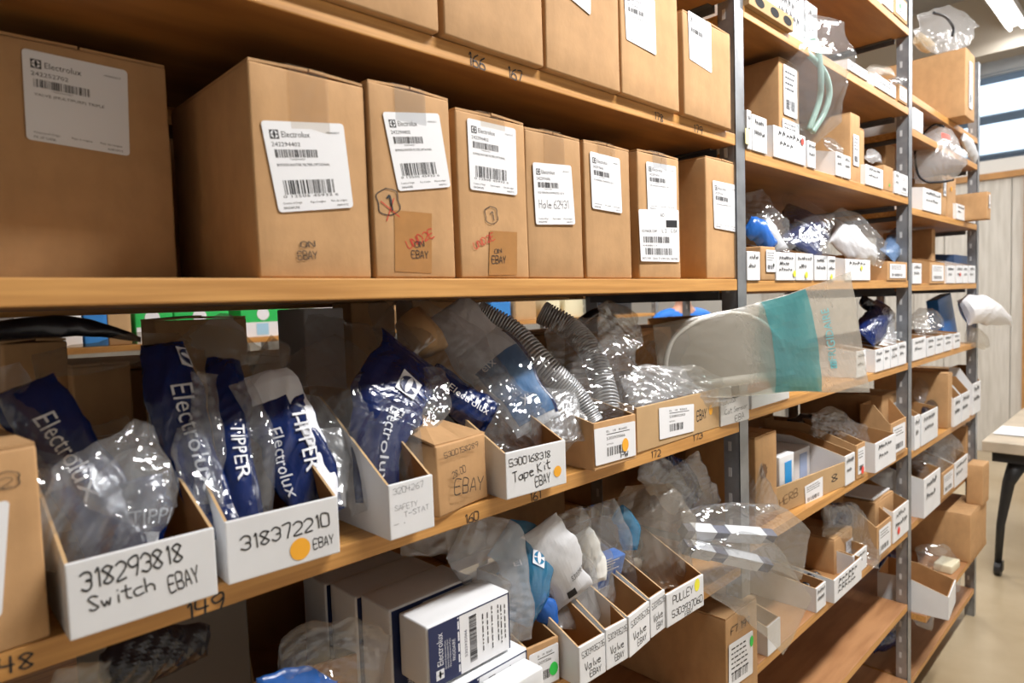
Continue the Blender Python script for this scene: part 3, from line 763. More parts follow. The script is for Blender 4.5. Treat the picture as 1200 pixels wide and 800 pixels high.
for i, a, b, m, lab, h in far:
    X0, X1 = solveX(a, FY + 0.03, Z(0)), solveX(b, FY + 0.03, Z(0))
    T = fcarton(max(X0, 0.41), X1, FY + 0.03, -0.129, h, 0.3, lab, 'cartons on the far run', m, tape=False, flaps=False)
    if m is FG:
        Q_ = lambda y: quadmap([(0, y, 0), (T.w, y, 0), (T.w, y, h), (0, y, h)])
        s = Sheet2(T.w / h); s.disc(0.45, 0.72, 0.2, 0); sheet_build(s, 'emblem', [TEXTW], T.e, Q_(-.002), (0, -1, 0))
        s = Sheet2(T.w / h); s.rect(0.02, 0.98, 0.0, 0.46, 0); sheet_build(s, 'white_band', [TEXTW], T.e, Q_(-.002), (0, -1, 0))
        s = Sheet2(T.w / h); s.rect(0.3, 0.55, 0.05, 0.42, 0); sheet_build(s, 'blue_print', [FB], T.e, Q_(-.003), (0, -1, 0))

# ------------------------------------------------------------------ cartons on the middle shelf of the first bay
Z2 = Z(0.037) + 0.0006
def rowbox(bl, br, tl, Y, d, label, **k):
    X0, X1 = solveX(bl[0], Y, Z2), solveX(br[0], Y, Z2)
    h = solveZ(tl[1], X0, Y) - Z2
    return carton('shipping_carton', (X0, Y, Z2), (X1, Y, Z2), h, d, label, 'carton', 'row of tall kraft cartons with white labels', **k)
BP = 'BYPASS,WATER FILTER,OPTIONAL'; IM = 'ICE MAKER,COMPLETE,120 V'
T = rowbox((-4, 322), (210, 322), (0, 30), 0.17, 0.24, 'big kraft carton with a nearly empty label, pushed back into the shelf', tape=False, seed=4)
label_plate(T, T.quad((31, 163), (152, 183), (149, 83), (25, 56), -0.0012), elux_label('242252702', 'VALVE (MULTIPURP) TRIPLE', False, origin='P.R. OF CHINA'))
T = rowbox((304, 325), (436, 325), (291, 66), 0.012, 0.26, 'kraft carton with a dark side face and a tilted label, beside the pushed-back carton', seed=5, tape_front=0.07)
label_plate(T, T.quad((327, 249), (414, 243), (402, 145), (305, 141), -0.0012), elux_label('242294402', BP))
T.hand('ON', (353, 290), (369, 289), 7); T.hand('EBAY', (350, 304), (372, 303), 9)
def btape(T, bl, br, tr, tl):
    q = T.quad(bl, br, tr, tl, -0.0012); mb = MB(); mb.add(q, [(0, 1, 2, 3)]); mb.build('tape', TAPEB, T.e)
T = rowbox((441, 322), (534, 322), (428, 92), 0.008, 0.25, 'kraft carton with crinkled clear tape on top and a circled number in red and black', seed=6, tape_front=0.045, tm=CLEAR2)
label_plate(T, T.quad((467, 224), (528, 219), (514, 133), (448, 131), -0.0012), elux_label('242294402', BP))
btape(T, (463, 318), (506, 320), (506, 250), (462, 246))
T.hand('UND2E', (479, 292), (509, 277), 10, RED, y=-0.0016); T.hand('ON', (487, 290), (497, 289), 7, y=-0.0018); T.hand('EBAY', (483, 302), (502, 302), 8, y=-0.0018)
T.hand('O', (447, 254), (470, 250), 31, thick=0.2); T.hand('1', (454, 247), (461, 246), 17); T.hand('X', (453, 258), (468, 254), 22, RED, thick=0.3)
T = rowbox((541, 325), (620, 325), (532, 125), 0.008, 0.25, 'kraft carton with an upright label and a circled figure one above red lettering', seed=8, tape_front=0.02)
label_plate(T, T.quad((551, 222), (606, 229), (604, 151), (547, 138), -0.0012), elux_label('242294402', BP))
btape(T, (573, 322), (606, 322), (606, 272), (574, 270))
T.hand('UND2E', (557, 292), (580, 280), 8, RED, y=-0.0016); T.hand('ON', (580, 297), (588, 296), 5, y=-0.0018); T.hand('EBAY', (577, 308), (593, 308), 8, y=-0.0018)
T.hand('O', (571, 263), (584, 261), 20, thick=0.25); T.hand('1', (575, 259), (580, 258), 10, thick=0.4)
T = rowbox((620, 325), (684, 323), (617, 148), 0.008, 0.25, 'kraft carton whose label has a name and number penned across it', seed=9)
label_plate(T, T.quad((628, 263), (674, 263), (669, 194), (624, 190), -0.002),
            elux_label('242297606', IM, False, hand=lambda s: s.hand('Hale 62431', 0.1, 0.27, 0.13, 0.75, RND, 0, 0.5)))
T = rowbox((688, 323), (741, 323), (684, 163), 0.010, 0.25, 'kraft carton with a plain square label, two along from the penned one towards the post', seed=10, tape_front=0.02)
T.e['label'] = 'kraft carton with a clean square label, between the penned label and the double label'
label_plate(T, T.quad((694, 244), (729, 250), (726, 186), (691, 177), -0.0012), elux_label('242297606', IM, False))
T = rowbox((750, 323), (798, 324), (742, 174), 0.006, 0.25, 'slim kraft carton with a tall double label of barcodes', seed=11, tm=CLEAR2, tape_front=.03)
label_plate(T, T.quad((759, 246), (793, 249), (792, 195), (757, 189), -0.0012), elux_label('242297606', IM, False))
def lower(s):
    r = random.Random(3)
    s.text('AO', 0.52, 0.86, 0.07, 0.1); s.rect(0.66, 0.95, 0.66, 0.80); s.text('ICE MAKER,COMP', 0.06, 0.56, 0.05, 0.36); s.text('L 2', 0.55, 0.56, 0.07, 0.12); s.text('G 15A', 0.78, 0.56, 0.07, 0.16)
    s.barcode(0.08, 0.75, 0.36, 0.48, r, 26); s.text('A14180801 1 9', 0.06, 0.29, 0.035, 0.35); s.barcode(0.12, 0.82, 0.13, 0.26, r, 26); s.text('5641 7119M 335 108 945', 0.3, 0.04, 0.04, 0.65); s.text('0471119M', 0.04, 0.04, 0.04, 0.2)
label_plate(T, T.quad((751, 306), (796, 307), (795, 246), (748, 245), -0.0024), lower)
T = rowbox((829, 322), (866, 323), (826, 182), 0.006, 0.24, 'kraft carton against the steel post, its label pale and small', seed=12, tape=False)
label_plate(T, T.quad((837, 267), (864, 272), (863, 217), (835, 211), -0.0012), elux_label('242297606', IM, False))

# cartons on the shelf above
Z1 = Z(0.365) + 0.0006
def upbox(bl, br, h, d, label, yover=None, **k):
    Y = -0.012
    X0, X1 = solveX(bl, Y, Z1), solveX(br, Y, Z1)
    return carton('shipping_carton', (X0, Y, Z1), (X1, Y, Z1), h, d, label, 'carton', 'upper row of wide kraft cartons', tape=False, **k)
upbox(330, 515, 0.27, 0.26, 'wide kraft carton on the upper shelf above the big set-back carton', seed=21)
T = upbox(521, 637, 0.27, 0.26, 'wide kraft carton with bare front on the upper shelf above the shelf number 166', seed=22)
T = upbox(641, 727, 0.27, 0.26, 'kraft carton on the upper shelf showing only a label corner', seed=23)
label_plate(T, T.quad((661, -8), (692, 18), (692, -60), (659, -75), -0.0012), elux_label('242297606', IM, False))
T = upbox(729, 796, 0.27, 0.26, 'kraft carton on the upper shelf with a tall label cut by the top', seed=24)
label_plate(T, T.quad((734, 46), (769, 65), (767, 0), (731, -12), -0.0012), elux_label('242297606', IM, False))
T = upbox(802, 857, 0.205, 0.26, 'kraft carton on the upper shelf beside the steel post, its open lid edge showing', seed=25)
label_plate(T, T.quad((808, 69), (834, 86), (833, 28), (806, 12), -0.0012), elux_label('242297606', IM, False))

# ------------------------------------------------------------------ trays on the shelf below (fronts)
Z3 = Z(-0.292) + 0.0006
def g(px, z=Z3): return onZ(px[0], px[1], z)
def ptray(bl, br, tl, d, label, z=Z3, name='parts_tray', hbk=2.0, **k):
    p0, p1 = g(bl, z), g(br, z); h = solveZ(tl[1], p0[0], p0[1]) - z
    return tray(name, p0, p1, h, d, label, hb=h * hbk, **k)
def pcart(bl, br, tl, d, label, z=Z3, name='parts_carton', **k):
    p0, p1 = g(bl, z), g(br, z); h = solveZ(tl[1], p0[0], p0[1]) - z
    return carton(name, p0, p1, h, d, label, 'carton', **k)
SG = 'parts trays on the shelf below the carton row'
T = pcart((-70, 790), (60, 745), (-60, 538), 0.2, 'kraft carton with a circled two, cut off at the end of the shelf', tape=False, flaps=True, seed=31)
T.hand('O', (-6, 575), (22, 571), 21, thick=0.25); T.hand('2', (0, 572), (14, 569), 11, thick=0.35)
label_plate(T, T.quad((-40, 735), (2, 722), (11, 585), (-40, 598), -0.0012), None)
T1 = ptray((82, 752), (256, 696), (79, 662), 0.30, 'white tray marked Switch, full of milky crumpled bags', hbk=1.9, group=SG)
T1.hand('318293818', (96, 694), (214, 656), 22); T1.hand('Switch', (105, 717), (182, 690), 17); T1.hand('EBAY', (200, 694), (234, 680), 19)
T2 = ptray((268, 686), (399, 647), (264, 612), 0.32, 'white tray with a large orange dot, packed with navy bags', hbk=2.2, group=SG)
T2.hand('318372210', (283, 646), (386, 615), 16); T2.dot((352, 643), 13, ORANGE, squash=0.95); T2.hand('EBAY', (368, 643), (391, 636), 11)
T3 = ptray((458, 634), (509.5, 617), (454, 569), 0.30, 'narrow white tray with faded pencil notes on its front', hbk=2.4, group=SG)
q = T3.quad((459, 628), (508, 612), (508, 562), (456, 571), -0.0012)
T3.hand('3204267', (461, 580), (496, 570), 7, GREYINK, thick=0.4); T3.hand('SAFETY', (463, 599), (489, 592), 6, GREYINK, thick=0.4); T3.hand('T-STAT', (474, 606), (503, 596), 6, GREYINK, thick=0.4)
T3.hand('- .', (462, 617), (476, 612), 3, MARK)
T4 = pcart((514, 606), (572, 584), (511, 524), 0.22, 'worn kraft carton with frayed flaps, priced in black pen', seed=33, tape=False, flaps=False, amp=0.005)
for x0, x1, a in ((0.0, T4.w * 0.5, 0.35), (T4.w * 0.5, T4.w, 0.12)):
    mb = MB(); L = 0.09; z0 = T4.h
    mb.add([(x0, 0.002, z0), (x1, 0.002, z0), (x1, L, z0 + L * a), (x0, L, z0 + L * a * 0.6), (x0, 0.002, z0 + .003), (x1, 0.002, z0 + .003), (x1, L, z0 + L * a + .003), (x0, L, z0 + L * a * 0.6 + .003)],
           [(0, 3, 2, 1), (4, 5, 6, 7), (0, 1, 5, 4), (2, 3, 7, 6), (3, 0, 4, 7), (1, 2, 6, 5)]); mb.build('flap', KRAFT, T4.e)
T4.hand('5300158289', (521, 537), (560, 523), 6, y=-0.0065); T4.hand('28.00', (531, 561), (546, 552), 8, y=-0.0065); T4.hand('EBAY', (533, 579), (566, 573), 16, y=-0.0065, thick=0.5)
T5 = ptray((594, 586), (664, 566), (592, 531), 0.28, 'white tray marked Tape Kit with a small orange dot', hbk=1.9, group=SG)
T5.hand('5300168318', (597, 547), (645, 535), 8); T5.hand('Tape Kit', (602, 565), (645, 548), 11); T5.hand('EBAY', (628, 570), (645, 564), 11); T5.dot((653.5, 552), 6.5, ORANGE, squash=0.95)
T6 = ptray((697, 552), (746, 537), (695, 496), 0.26, 'small kraft tray with a printed label and orange dot under the coiled hoses', hbk=1.35, m=KRAFT, group=SG)
label_plate(T6, T6.quad((698, 546), (745, 533), (744, 493), (696, 503), -0.0012), bin_label('5303935066'))
T6.dot((733, 521), 8, ORANGE, y=-0.0026, squash=0.75); T6.hand('PW', (728, 536), (736, 534), 6, y=-0.0026)
T7 = ptray((747, 531), (843, 500), (745, 478), 0.26, 'wide pale kraft tray with a printed label and pen initials', hbk=1.3, m=KRAFT2, group=SG)
label_plate(T7, T7.quad((773, 515), (813, 505), (813, 473), (772, 478), -0.0012), bin_label('5308002003'))
T7.hand('EBAY', (817, 493), (828, 489), 11); T7.dot((833, 480), 6, ORANGE, squash=0.7)
T8 = ptray((845, 500), (878, 491), (845, 470), 0.24, 'white tray with a pencilled front, against the steel post', hbk=1.4, group=SG)
T8.hand('530358', (847, 475), (862, 470), 6, thick=0.4); T8.hand('Cat Sensor', (850, 486), (876, 477), 6, thick=0.4); T8.hand('EBA', (862, 494), (872, 489), 7, thick=0.4)

# things standing deep in that shelf
def back_carton(xl, xr, yt, Y, d, label, zrel=-0.292, m=None, **k):
    z = Z(zrel) + 0.0006; X0, X1 = solveX(xl, Y, z), solveX(xr, Y, z); h = solveZ(yt, X0, Y) - z
    return carton('carton', (X0, Y, z), (X1, Y, z), h, d, label, 'carton', None, m, **k)
back_carton(98, 166, 428, 0.30, 0.12, 'dark kraft carton deep in the shelf behind the milky bags', tape=False)
back_carton(196, 300, 374, 0.36, 0.08, 'long kraft carton deep in the shelf behind the navy bags', tape=False)
back_carton(20, 95, 400, 0.33, 0.10, 'kraft carton deep in the shelf under the black bag', tape=False)
back_carton(366, 412, 362, 0.30, 0.1, 'pale grey carton deep in the shelf behind the clear bags', m=GREYB, tape=False, flaps=False)
back_carton(560, 610, 385, 0.34, 0.1, 'brown carton deep in the shelf behind the coiled hoses', tape=False)
back_carton(700, 760, 392, 0.33, 0.1, 'brown carton deep in the shelf behind the crinkled clear bag', tape=False)
back_carton(420, 470, 353, 0.37, 0.07, 'tall brown carton reaching up to the board behind the big clear bag', tape=False)
back_carton(490, 556, 352, 0.38, 0.06, 'wide brown carton reaching up to the board behind the paper roll', tape=False)
# ------------------------------------------------------------------ soft goods in the trays of the first bay
def vat(B, px):
    t = np.linspace(0, 1, 200); P = cr(B.P, t); q = np.array([proj(p)[0] for p in P]); return float(t[np.argmin(np.abs(q - px))])
UPF = (0.3, -1, 0.5)
# switch tray
B = bag('navy_pouch', [(28, 450, .15), (62, 505, .12), (100, 560, .09), (150, 668, .03)], [30, 36, 34, 30], [10, 12, 12, 8], NAVY, 'navy printed pouch under the milky bags of the switch tray', crum=.006, seed=3)
B.text('Electrolux', 0.35, 0.25, 0.020, 90)
B = bag('navy_pouch', [(163, 560, .075), (170, 600, .06), (165, 650, .045)], [26, 26, 24], [6, 8, 5], NAVY, 'navy pouch with a white print block at the end of the switch tray', crum=.003, seed=4)
B.patch('print_panel', TEXTW, -0.7, 0.7, 0.72, 0.98); B.text('TIPPER', 0.65, 0.64, 0.013, 180)
bag('plastic_bag', [(84, 672, .018), (115, 612, .028), (150, 545, .05), (170, 495, .07)], [46, 66, 46, 10], [14, 24, 20, 4], CLEAR, 'milky crumpled bag sagging over the front of the switch tray', crum=.018, seed=5, nu=34, nv=46)
bag('plastic_bag', [(140, 610, .03), (165, 570, .035), (196, 545, .05)], [34, 44, 22], [14, 20, 10], CLEAR, 'clear crumpled bag lying against the kraft wall of the switch tray', crum=.014, seed=6, nu=28, nv=34)
bag('plastic_bag', [(2, 430, .16), (28, 480, .13), (52, 530, .10), (68, 575, .08)], [16, 18, 20, 16], [6, 8, 8, 5], CLEAR2, 'narrow clear bag lying along the navy pouch', crum=.008, seed=7)
bag('plastic_bag', [(40, 430, .25), (100, 420, .24), (160, 408, .24), (215, 395, .25)], [22, 26, 22, 10], [6, 8, 8, 3], CLOUDY, 'cloudy flattened bag draped over the deep kraft cartons', crum=.014, seed=8, face=(0.1, -.6, .8))
bag('black_bag', [(-30, 392, .31), (50, 383, .30), (110, 385, .30), (165, 398, .30)], [14, 15, 12, 4], [12, 13, 9, 3], BLACKF, 'smooth black bag lying on the deep kraft cartons', crum=.004, seed=9, face=(0, -.7, .7))
bag('plastic_bag', [(90, 500, .2), (110, 560, .15), (115, 620, .1)], [46, 50, 50], [8, 10, 8], CLOUDY, 'cloudy brown bag behind the milky one in the switch tray', crum=.016, seed=61)
# orange dot tray
NG = 'navy pouches in the orange dot tray'
B = bag('navy_pouch', [(190, 402, .17), (205, 465, .12), (228, 540, .08), (262, 628, .022)], [24, 30, 28, 20], [8, 11, 11, 6], NAVY, 'dark navy pouch with the name printed lengthwise, leaning on the kraft wall', group=NG, crum=.007, seed=11)
B.text('Electrolux', 0.15, 0.30, 0.022, 90); B.badge(-0.5, 0.08, 0.03, 90)
B = bag('navy_pouch', [(262, 420, .16), (270, 480, .10), (276, 540, .07), (296, 622, .022)], [20, 22, 20, 16], [9, 11, 10, 6], NAVY, 'narrow navy pouch between two rolls of clear film', group=NG, crum=.007, seed=12)
B.text('TIPPER', 0.2, 0.45, 0.018, 90)
B = bag('navy_pouch', [(306, 438, .13), (330, 492, .085), (352, 545, .06), (374, 606, .020)], [30, 40, 36, 26], [8, 12, 12, 6], NAVY, 'broad navy pouch with a white torn top and slanting lettering', group=NG, crum=.006, seed=13)
B.patch('print_panel', TEXTW, -0.97, -0.35, 0.02, 0.97); B.patch('print_panel', TEXTW, -0.40, 0.75, 0.0, 0.22, off=0.0012)
B.text('TIPPER', -0.28, 0.30, 0.021, 83, name='lettering'); B.text('Electrolux', 0.55, 0.38, 0.016, 83)
B = bag('navy_pouch', [(335, 470, .09), (360, 520, .065), (388, 600, .022)], [20, 22, 18], [8, 9, 5], NAVY, 'short navy pouch squeezed against the tray wall beside the torn one', group=NG, crum=.007, seed=14)
bag('film_roll', [(240, 436, .105), (240, 480, .085), (245, 530, .065), (244, 590, .035)], [13, 15, 17, 14], [9, 11, 12, 8], CLEAR2, 'bright roll of clear film among the navy pouches', crum=.007, seed=15)
bag('film_roll', [(280, 448, .10), (302, 490, .075), (308, 540, .055), (304, 612, .03)], [11, 13, 14, 13], [8, 10, 10, 7], CLEAR2, 'long bent roll of clear film beside the broad navy pouch', crum=.007, seed=16)
bag('film_roll', [(222, 500, .085), (226, 540, .07), (250, 598, .035)], [14, 18, 12], [8, 11, 7], CLEAR, 'short roll of clear film low on the kraft wall', crum=.007, seed=17)
bag('plastic_bag', [(215, 392, .22), (260, 415, .18), (300, 440, .15), (330, 400, .17)], [16, 34, 26, 12], [6, 12, 10, 4], CLOUDY, 'cloudy bag crumpled above the navy pouches', crum=.016, seed=18, nu=28, nv=40)
bag('plastic_bag', [(240, 380, .22), (262, 400, .2), (275, 430, .18)], [22, 26, 16], [5, 8, 5], MILKY, 'pale bag end sticking up behind the navy pouches', crum=.01, seed=19)
bag('plastic_bag', [(330, 400, .16), (318, 430, .13), (300, 465, .11)], [10, 16, 12], [4, 6, 4], CLEAR2, 'curled clear bag end standing beside the torn white top', crum=.008, seed=20)
bag('plastic_bag', [(386, 500, .08), (390, 545, .055), (388, 592, .022)], [16, 20, 14], [6, 8, 5], MILKY, 'milky bag corner pressed into the end of the orange dot tray', crum=.009, seed=21)
# narrow pencilled tray: a big clear bag over a navy pouch
B = bag('navy_pouch', [(484, 412, .13), (460, 460, .07), (444, 510, .045), (440, 590, .02)], [44, 44, 36, 22], [7, 9, 9, 5], NAVY, 'navy pouch with a square white emblem inside the big clear bag', crum=.005, seed=22)
B.badge(0.05, 0.34, 0.034, 180); B.text('Electrolux', -0.05, 0.46, 0.020, 90)
bag('plastic_bag', [(420, 380, .22), (425, 430, .13), (428, 490, .06), (456, 590, .012)], [50, 76, 70, 44], [12, 20, 22, 10], THIN, 'big clear bag swelling over the narrow pencilled tray', crum=.020, seed=23, nu=40, nv=52)
bag('plastic_bag', [(375, 400, .22), (400, 440, .17), (400, 500, .10), (385, 560, .06)], [22, 36, 34, 20], [8, 14, 12, 6], CLEAR, 'clear bag bulging between the orange dot tray and the pencilled tray', crum=.018, seed=24, nu=30, nv=40)
bag('plastic_bag', [(440, 352, .24), (462, 390, .18), (490, 415, .14)], [8, 22, 30], [3, 8, 8], CLEAR2, 'clear bag peak reaching up to the shelf board', crum=.012, seed=25)
bag('plastic_bag', [(500, 430, .10), (505, 462, .07), (495, 500, .045)], [16, 24, 14], [4, 6, 4], CLEAR2, 'shiny clear flap between the emblem pouch and the worn carton', crum=.010, seed=26)
ROLL = mat('kraft_roll', (0.50, 0.31, 0.15), 0.6)
P = [onY(478, 372, .20), onY(500, 398, .17), onY(506, 412, .16)]
tag(MB().tube(np.array(P) - onY(506, 412, .16), [.028, .03, .03], 16).build('paper_roll', ROLL, None, tuple(onY(506, 412, .16)), True), 'tan paper roll inside a clear bag behind the worn carton', 'roll')
bag('plastic_bag', [(455, 360, .22), (500, 390, .17), (545, 430, .11), (590, 480, .06)], [28, 40, 40, 30], [12, 22, 18, 8], THIN, 'thin bag around the paper roll, sloping down to the tape kit tray', crum=.015, seed=27, nu=32, nv=42)
# bags of the tape kit tray
B = bag('pouch', [(520, 362, .21), (560, 405, .15), (600, 450, .09), (632, 500, .04)], [34, 38, 38, 30], [8, 12, 12, 6], WFILM, 'white pouch with a steel blue panel, sloping into the tape kit tray', crum=.006, seed=28)
B.patch('print_panel', STEELBLUE, -0.85, 0.75, 0.48, 0.92); B.text('elx', 0.55, 0.52, 0.016, 180); B.text('XI', 0.2, 0.82, 0.014, 180); B.patch('print_panel', NAVY, -1.0, -0.86, 0.35, 0.95)
B = bag('navy_pouch', [(500, 440, .13), (540, 470, .09), (575, 492, .06)], [20, 24, 22], [7, 9, 7], NAVY, 'navy pouch lying under the white pouch above the worn carton', crum=.005, seed=29); B.text('Electrolux', 0.0, 0.3, 0.012, 90)
B = bag('grey_pouch', [(500, 470, .12), (530, 490, .10), (560, 510, .08)], [22, 24, 18], [5, 7, 5], BLACKF, 'black pouch tucked between the navy one and the worn carton', crum=.004, seed=291)
bag('plastic_bag', [(575, 440, .10), (590, 475, .065), (610, 505, .04), (640, 520, .02)], [22, 34, 40, 26], [10, 18, 18, 8], CLEAR2, 'clear crumpled bag filling the tape kit tray', crum=.016, seed=30, nu=32, nv=40)
bag('plastic_bag', [(560, 400, .14), (600, 440, .08), (640, 485, .04), (672, 520, .01)], [30, 44, 44, 24], [14, 20, 16, 6], THIN, 'clear outer bag stretched over the steel blue panel', crum=.010, seed=31, nu=30, nv=44)
bag('plastic_bag', [(655, 455, .07), (662, 490, .035), (668, 518, .012)], [16, 26, 22], [8, 12, 7], MILKY, 'milky folded bag corner hanging between the tape kit tray and the kraft tray', crum=.010, seed=32)
# coiled hoses
HOSE = mat('hose_grey', (0.30, 0.29, 0.29), 0.4); WIRE = mat('hose_wire', (0.60, 0.60, 0.61), 0.3, metal=0.35)
def hose(pts, rpx, turns, label):
    P = np.array([onY(*q) for q in pts]); base = P[-1].copy(); r = rpx * mpp(P[len(P) // 2])
    e = empty('coiled_hose', tuple(base), 0, label, 'hose', 'coiled hoses')
    t = np.linspace(0, 1, 40); C = cr(P, t) - base
    MB().tube(C, r * 0.86, 14).build('hose_tube', HOSE, e, smooth=True)
    n = turns * 14; t = np.linspace(0, 1, n); C = cr(P, t) - base; T_ = np.gradient(C, axis=0); T_ /= np.linalg.norm(T_, axis=1, keepdims=True)
    a = np.cross(T_, [0.2, 0.9, 0.3]); a /= np.linalg.norm(a, axis=1, keepdims=True); b = np.cross(T_, a)
    th = np.linspace(0, 2 * math.pi * turns, n)[:, None]
    MB().tube(C + (a * np.cos(th) + b * np.sin(th)) * r, r * 0.11, 5).build('wire_coil', WIRE, e, smooth=True)
hose([(560, 366, .22), (600, 388, .17), (640, 430, .10), (672, 462, .065), (694, 497, .035)], 13.5, 56, 'grey coiled hose running down to the kraft tray with the small printed label')
hose([(635, 366, .25), (668, 385, .20), (692, 412, .14), (706, 450, .09), (715, 490, .05)], 13.5, 46, 'second grey coiled hose, behind a crinkled clear bag')
bag('plastic_bag', [(680, 372, .10), (690, 410, .07), (700, 450, .04), (712, 492, .012)], [26, 54, 52, 36], [8, 16, 18, 9], CLEAR2, 'crinkled clear bag standing in front of the second hose', crum=.022, seed=33, nu=38, nv=46)
bag('plastic_bag', [(700, 385, .06), (728, 392, .05), (752, 392, .05)], [26, 22, 10], [6, 6, 3], CLEAR2, 'loose clear bag mouth pointing towards the teal striped bag', crum=.014, seed=34)
P = np.array([onY(680, 378, .30), onY(700, 366, .30), onY(715, 372, .30), onY(722, 385, .30)]); tag(MB().tube(cr(P, np.linspace(0, 1, 20)) - P[0], .012, 8).build('black_hose', BLACKF, None, tuple(P[0]), True), 'black bent hose behind the coiled hoses', 'hose')
bag('plastic_bag', [(700, 375, .29), (725, 372, .29), (745, 385, .29)], [14, 18, 12], [8, 10, 6], CLOUDY, 'cloudy bag beside the black bent hose', crum=.01, seed=341)
bag('plastic_bag', [(738, 470, .05), (775, 458, .035), (815, 455, .02), (856, 458, -.012)], [26, 30, 24, 12], [12, 14, 12, 4], MILKY, 'milky bag lying along the wide pale kraft tray', crum=.017, seed=35, nu=30, nv=46)
bag('plastic_bag', [(770, 470, .03), (790, 440, .05), (762, 400, .12)], [24, 18, 8], [8, 8, 3], CLEAR2, 'clear bag with a thin twisted neck over the wide pale tray', crum=.014, seed=36)
bag('plastic_bag', [(752, 395, .2), (770, 425, .16), (775, 455, .13)], [22, 26, 16], [8, 10, 5], CLOUDY, 'cloudy bag behind the end of the teal striped bag', crum=.01, seed=37)
# the long cloudy bag with a teal stripe, holding a plastic panel
FSP = [(770, 424, .075), (850, 415, -.018), (930, 402, -.085), (1008, 389, -.165)]
FN = (-0.32, -0.93, 0.12)
SMOKE = film('smoked_panel', tint=(0.75, 0.72, 0.68), haze=0.62, gloss=0.05, rough=0.35, hazecol=(0.40, 0.37, 0.34), crease=0.0)
BF = Bag(FSP, [44, 50, 58, 71], [9, 10, 7, 2.2], face=FN, crum=.0045, seed=41, taper=(.2, .12), wob=.12)
BF.mesh('long_bag', FRIG, None, 26, 60, smooth=False, label='long cloudy bag with a teal stripe, jutting out past the steel post', cat='bag')
for sd in (1.0, -1.0): BF.patch('teal_stripe', TEAL, -0.985, 0.985, vat(BF, 899), vat(BF, 952), side=sd, nu=24, nv=16)
TEALI = mat('teal_ink', (0.10, 0.33, 0.36), 0.5)
BF.text('FRIGIDAIRE', 0.42, vat(BF, 972), 0.020, 180, TEALI, wid=0.125); BF.badge(0.56, vat(BF, 972), 0.017, 180, TEALI, FRIG)
def onpl(x, y, off=0.0):
    d = ray(x, y); P0 = BF.P[0]; t_ = BF.P[-1] - BF.P[0]; n = np.cross(t_, [0, 0, 1.0]); n /= np.linalg.norm(n); n *= np.sign(n @ np.array(FN))
    return CAM + d * (((P0 + n * off - CAM) @ n) / (d @ n))
arc = [(780, 448), (781, 420), (790, 396), (812, 379), (838, 369), (865, 367), (889, 375), (906, 389), (918, 406), (924, 424), (925, 438)]
base = onpl(850, 452); e = empty('appliance_cover', tuple(base), 0, 'smoky plastic appliance cover with a rounded rim inside the teal striped bag', 'appliance cover')
A3 = np.array([onpl(*q) for q in arc]) - base; t_ = np.linspace(0, 1, 60); Ac = cr(A3, t_)
n_ = np.cross(BF.P[-1] - BF.P[0], [0, 0, 1.0]); n_ /= np.linalg.norm(n_)
mb = MB(); k = len(Ac); mb.add(list(Ac + n_ * .0015) + list(Ac - n_ * .0015), [tuple(range(k)), tuple(reversed(range(k, 2 * k)))] + [(i, i + 1, k + i + 1, k + i) for i in range(k - 1)] + [(k - 1, 0, k, 2 * k - 1)])
mb.build('panel_sheet', SMOKE, e)
MB().tube(Ac, .0052, 8).build('rim', mat('pale_grey_plastic', (0.66, 0.66, 0.65), .35), e, smooth=True)
mb = MB(); a_, b_ = onpl(795, 455) - base, onpl(927, 437) - base; mb.tube([a_, (a_ + b_) / 2, b_], [.011, .012, .010], 10); mb.build('rail', mat('pale_grey_plastic'), e, smooth=True)

# ------------------------------------------------------------------ bottom left shelf of the first bay
Z4 = Z(-0.634) + 0.0006
NV = NAVYP
def ecart(x0, y0, z, wd, dp, hh, label, full=True):
    T = carton('retail_carton', (x0, y0, z), (x0 + wd, y0, z), hh, dp, label, 'carton', 'white retail cartons with navy panels', WHITEB, tape=False, flaps=False, amp=0.0003)
    q = [(0.002, -0.001, 0.002), (wd - 0.002, -0.001, 0.002), (wd - 0.002, -0.001, hh - 0.002), (0.002, -0.001, hh - 0.002)]
    def dr(s):
        r = random.Random(5)
        s.rect(0, 0.36, 0, 1, 0); s.rect(0.36, 1, 0.975, 1, 0); s.rect(0.985, 1, 0, 1, 0)
        badge(s, 0.07, 0.10, 0.16, 1, 0, 1)
        s.text('Electrolux', 0.07 + 0.15 / s.a, 0.32, 0.12, 0.30, 1, 90)
        for k in range(3):
            s.text('Genuine Replacement Parts', 0.19 + 0.028 * k, 0.22, 0.032, 0.27, 1, 90)
        s.text('FRIGIDAIRE', 0.30, 0.30, 0.06, 0.20, 1, 90)
        v = 0.06
        while v < 0.95: d = r.uniform(.06, .16); s.rect(0.335, 0.352, v, min(v + d, .97), 1); v += d + .04
        s.text('5303935066', 0.445, 0.25, 0.055, 0.26, 0, 90)
        v = 0.12
        while v < 0.9:
            d = r.choice([.008, .014, .022]); s.rect(0.475, 0.565, v, v + d, 2); v += d + r.choice([.008, .014])
        for u in (0.64, 0.70, 0.76, 0.84, 0.88, 0.93):
            v = r.uniform(.15, .3)
            while v < 0.85: d = r.uniform(.03, .12); s.rect(u, u + 0.012, v, v + d, 2); v += d + .03
    label_plate(T, q, dr, [NV, TEXTW, INK], round_=0.01, name='label'); return T
hc = 0.092
ecart(0.517, 0.0, Z4 + hc + 0.008, 0.158, 0.066, hc, 'white and navy retail carton on top of another one, facing the aisle')
ecart(0.540, -0.012, Z4, 0.158, 0.066, hc + .004, 'white and navy retail carton at the bottom of the stack of two')
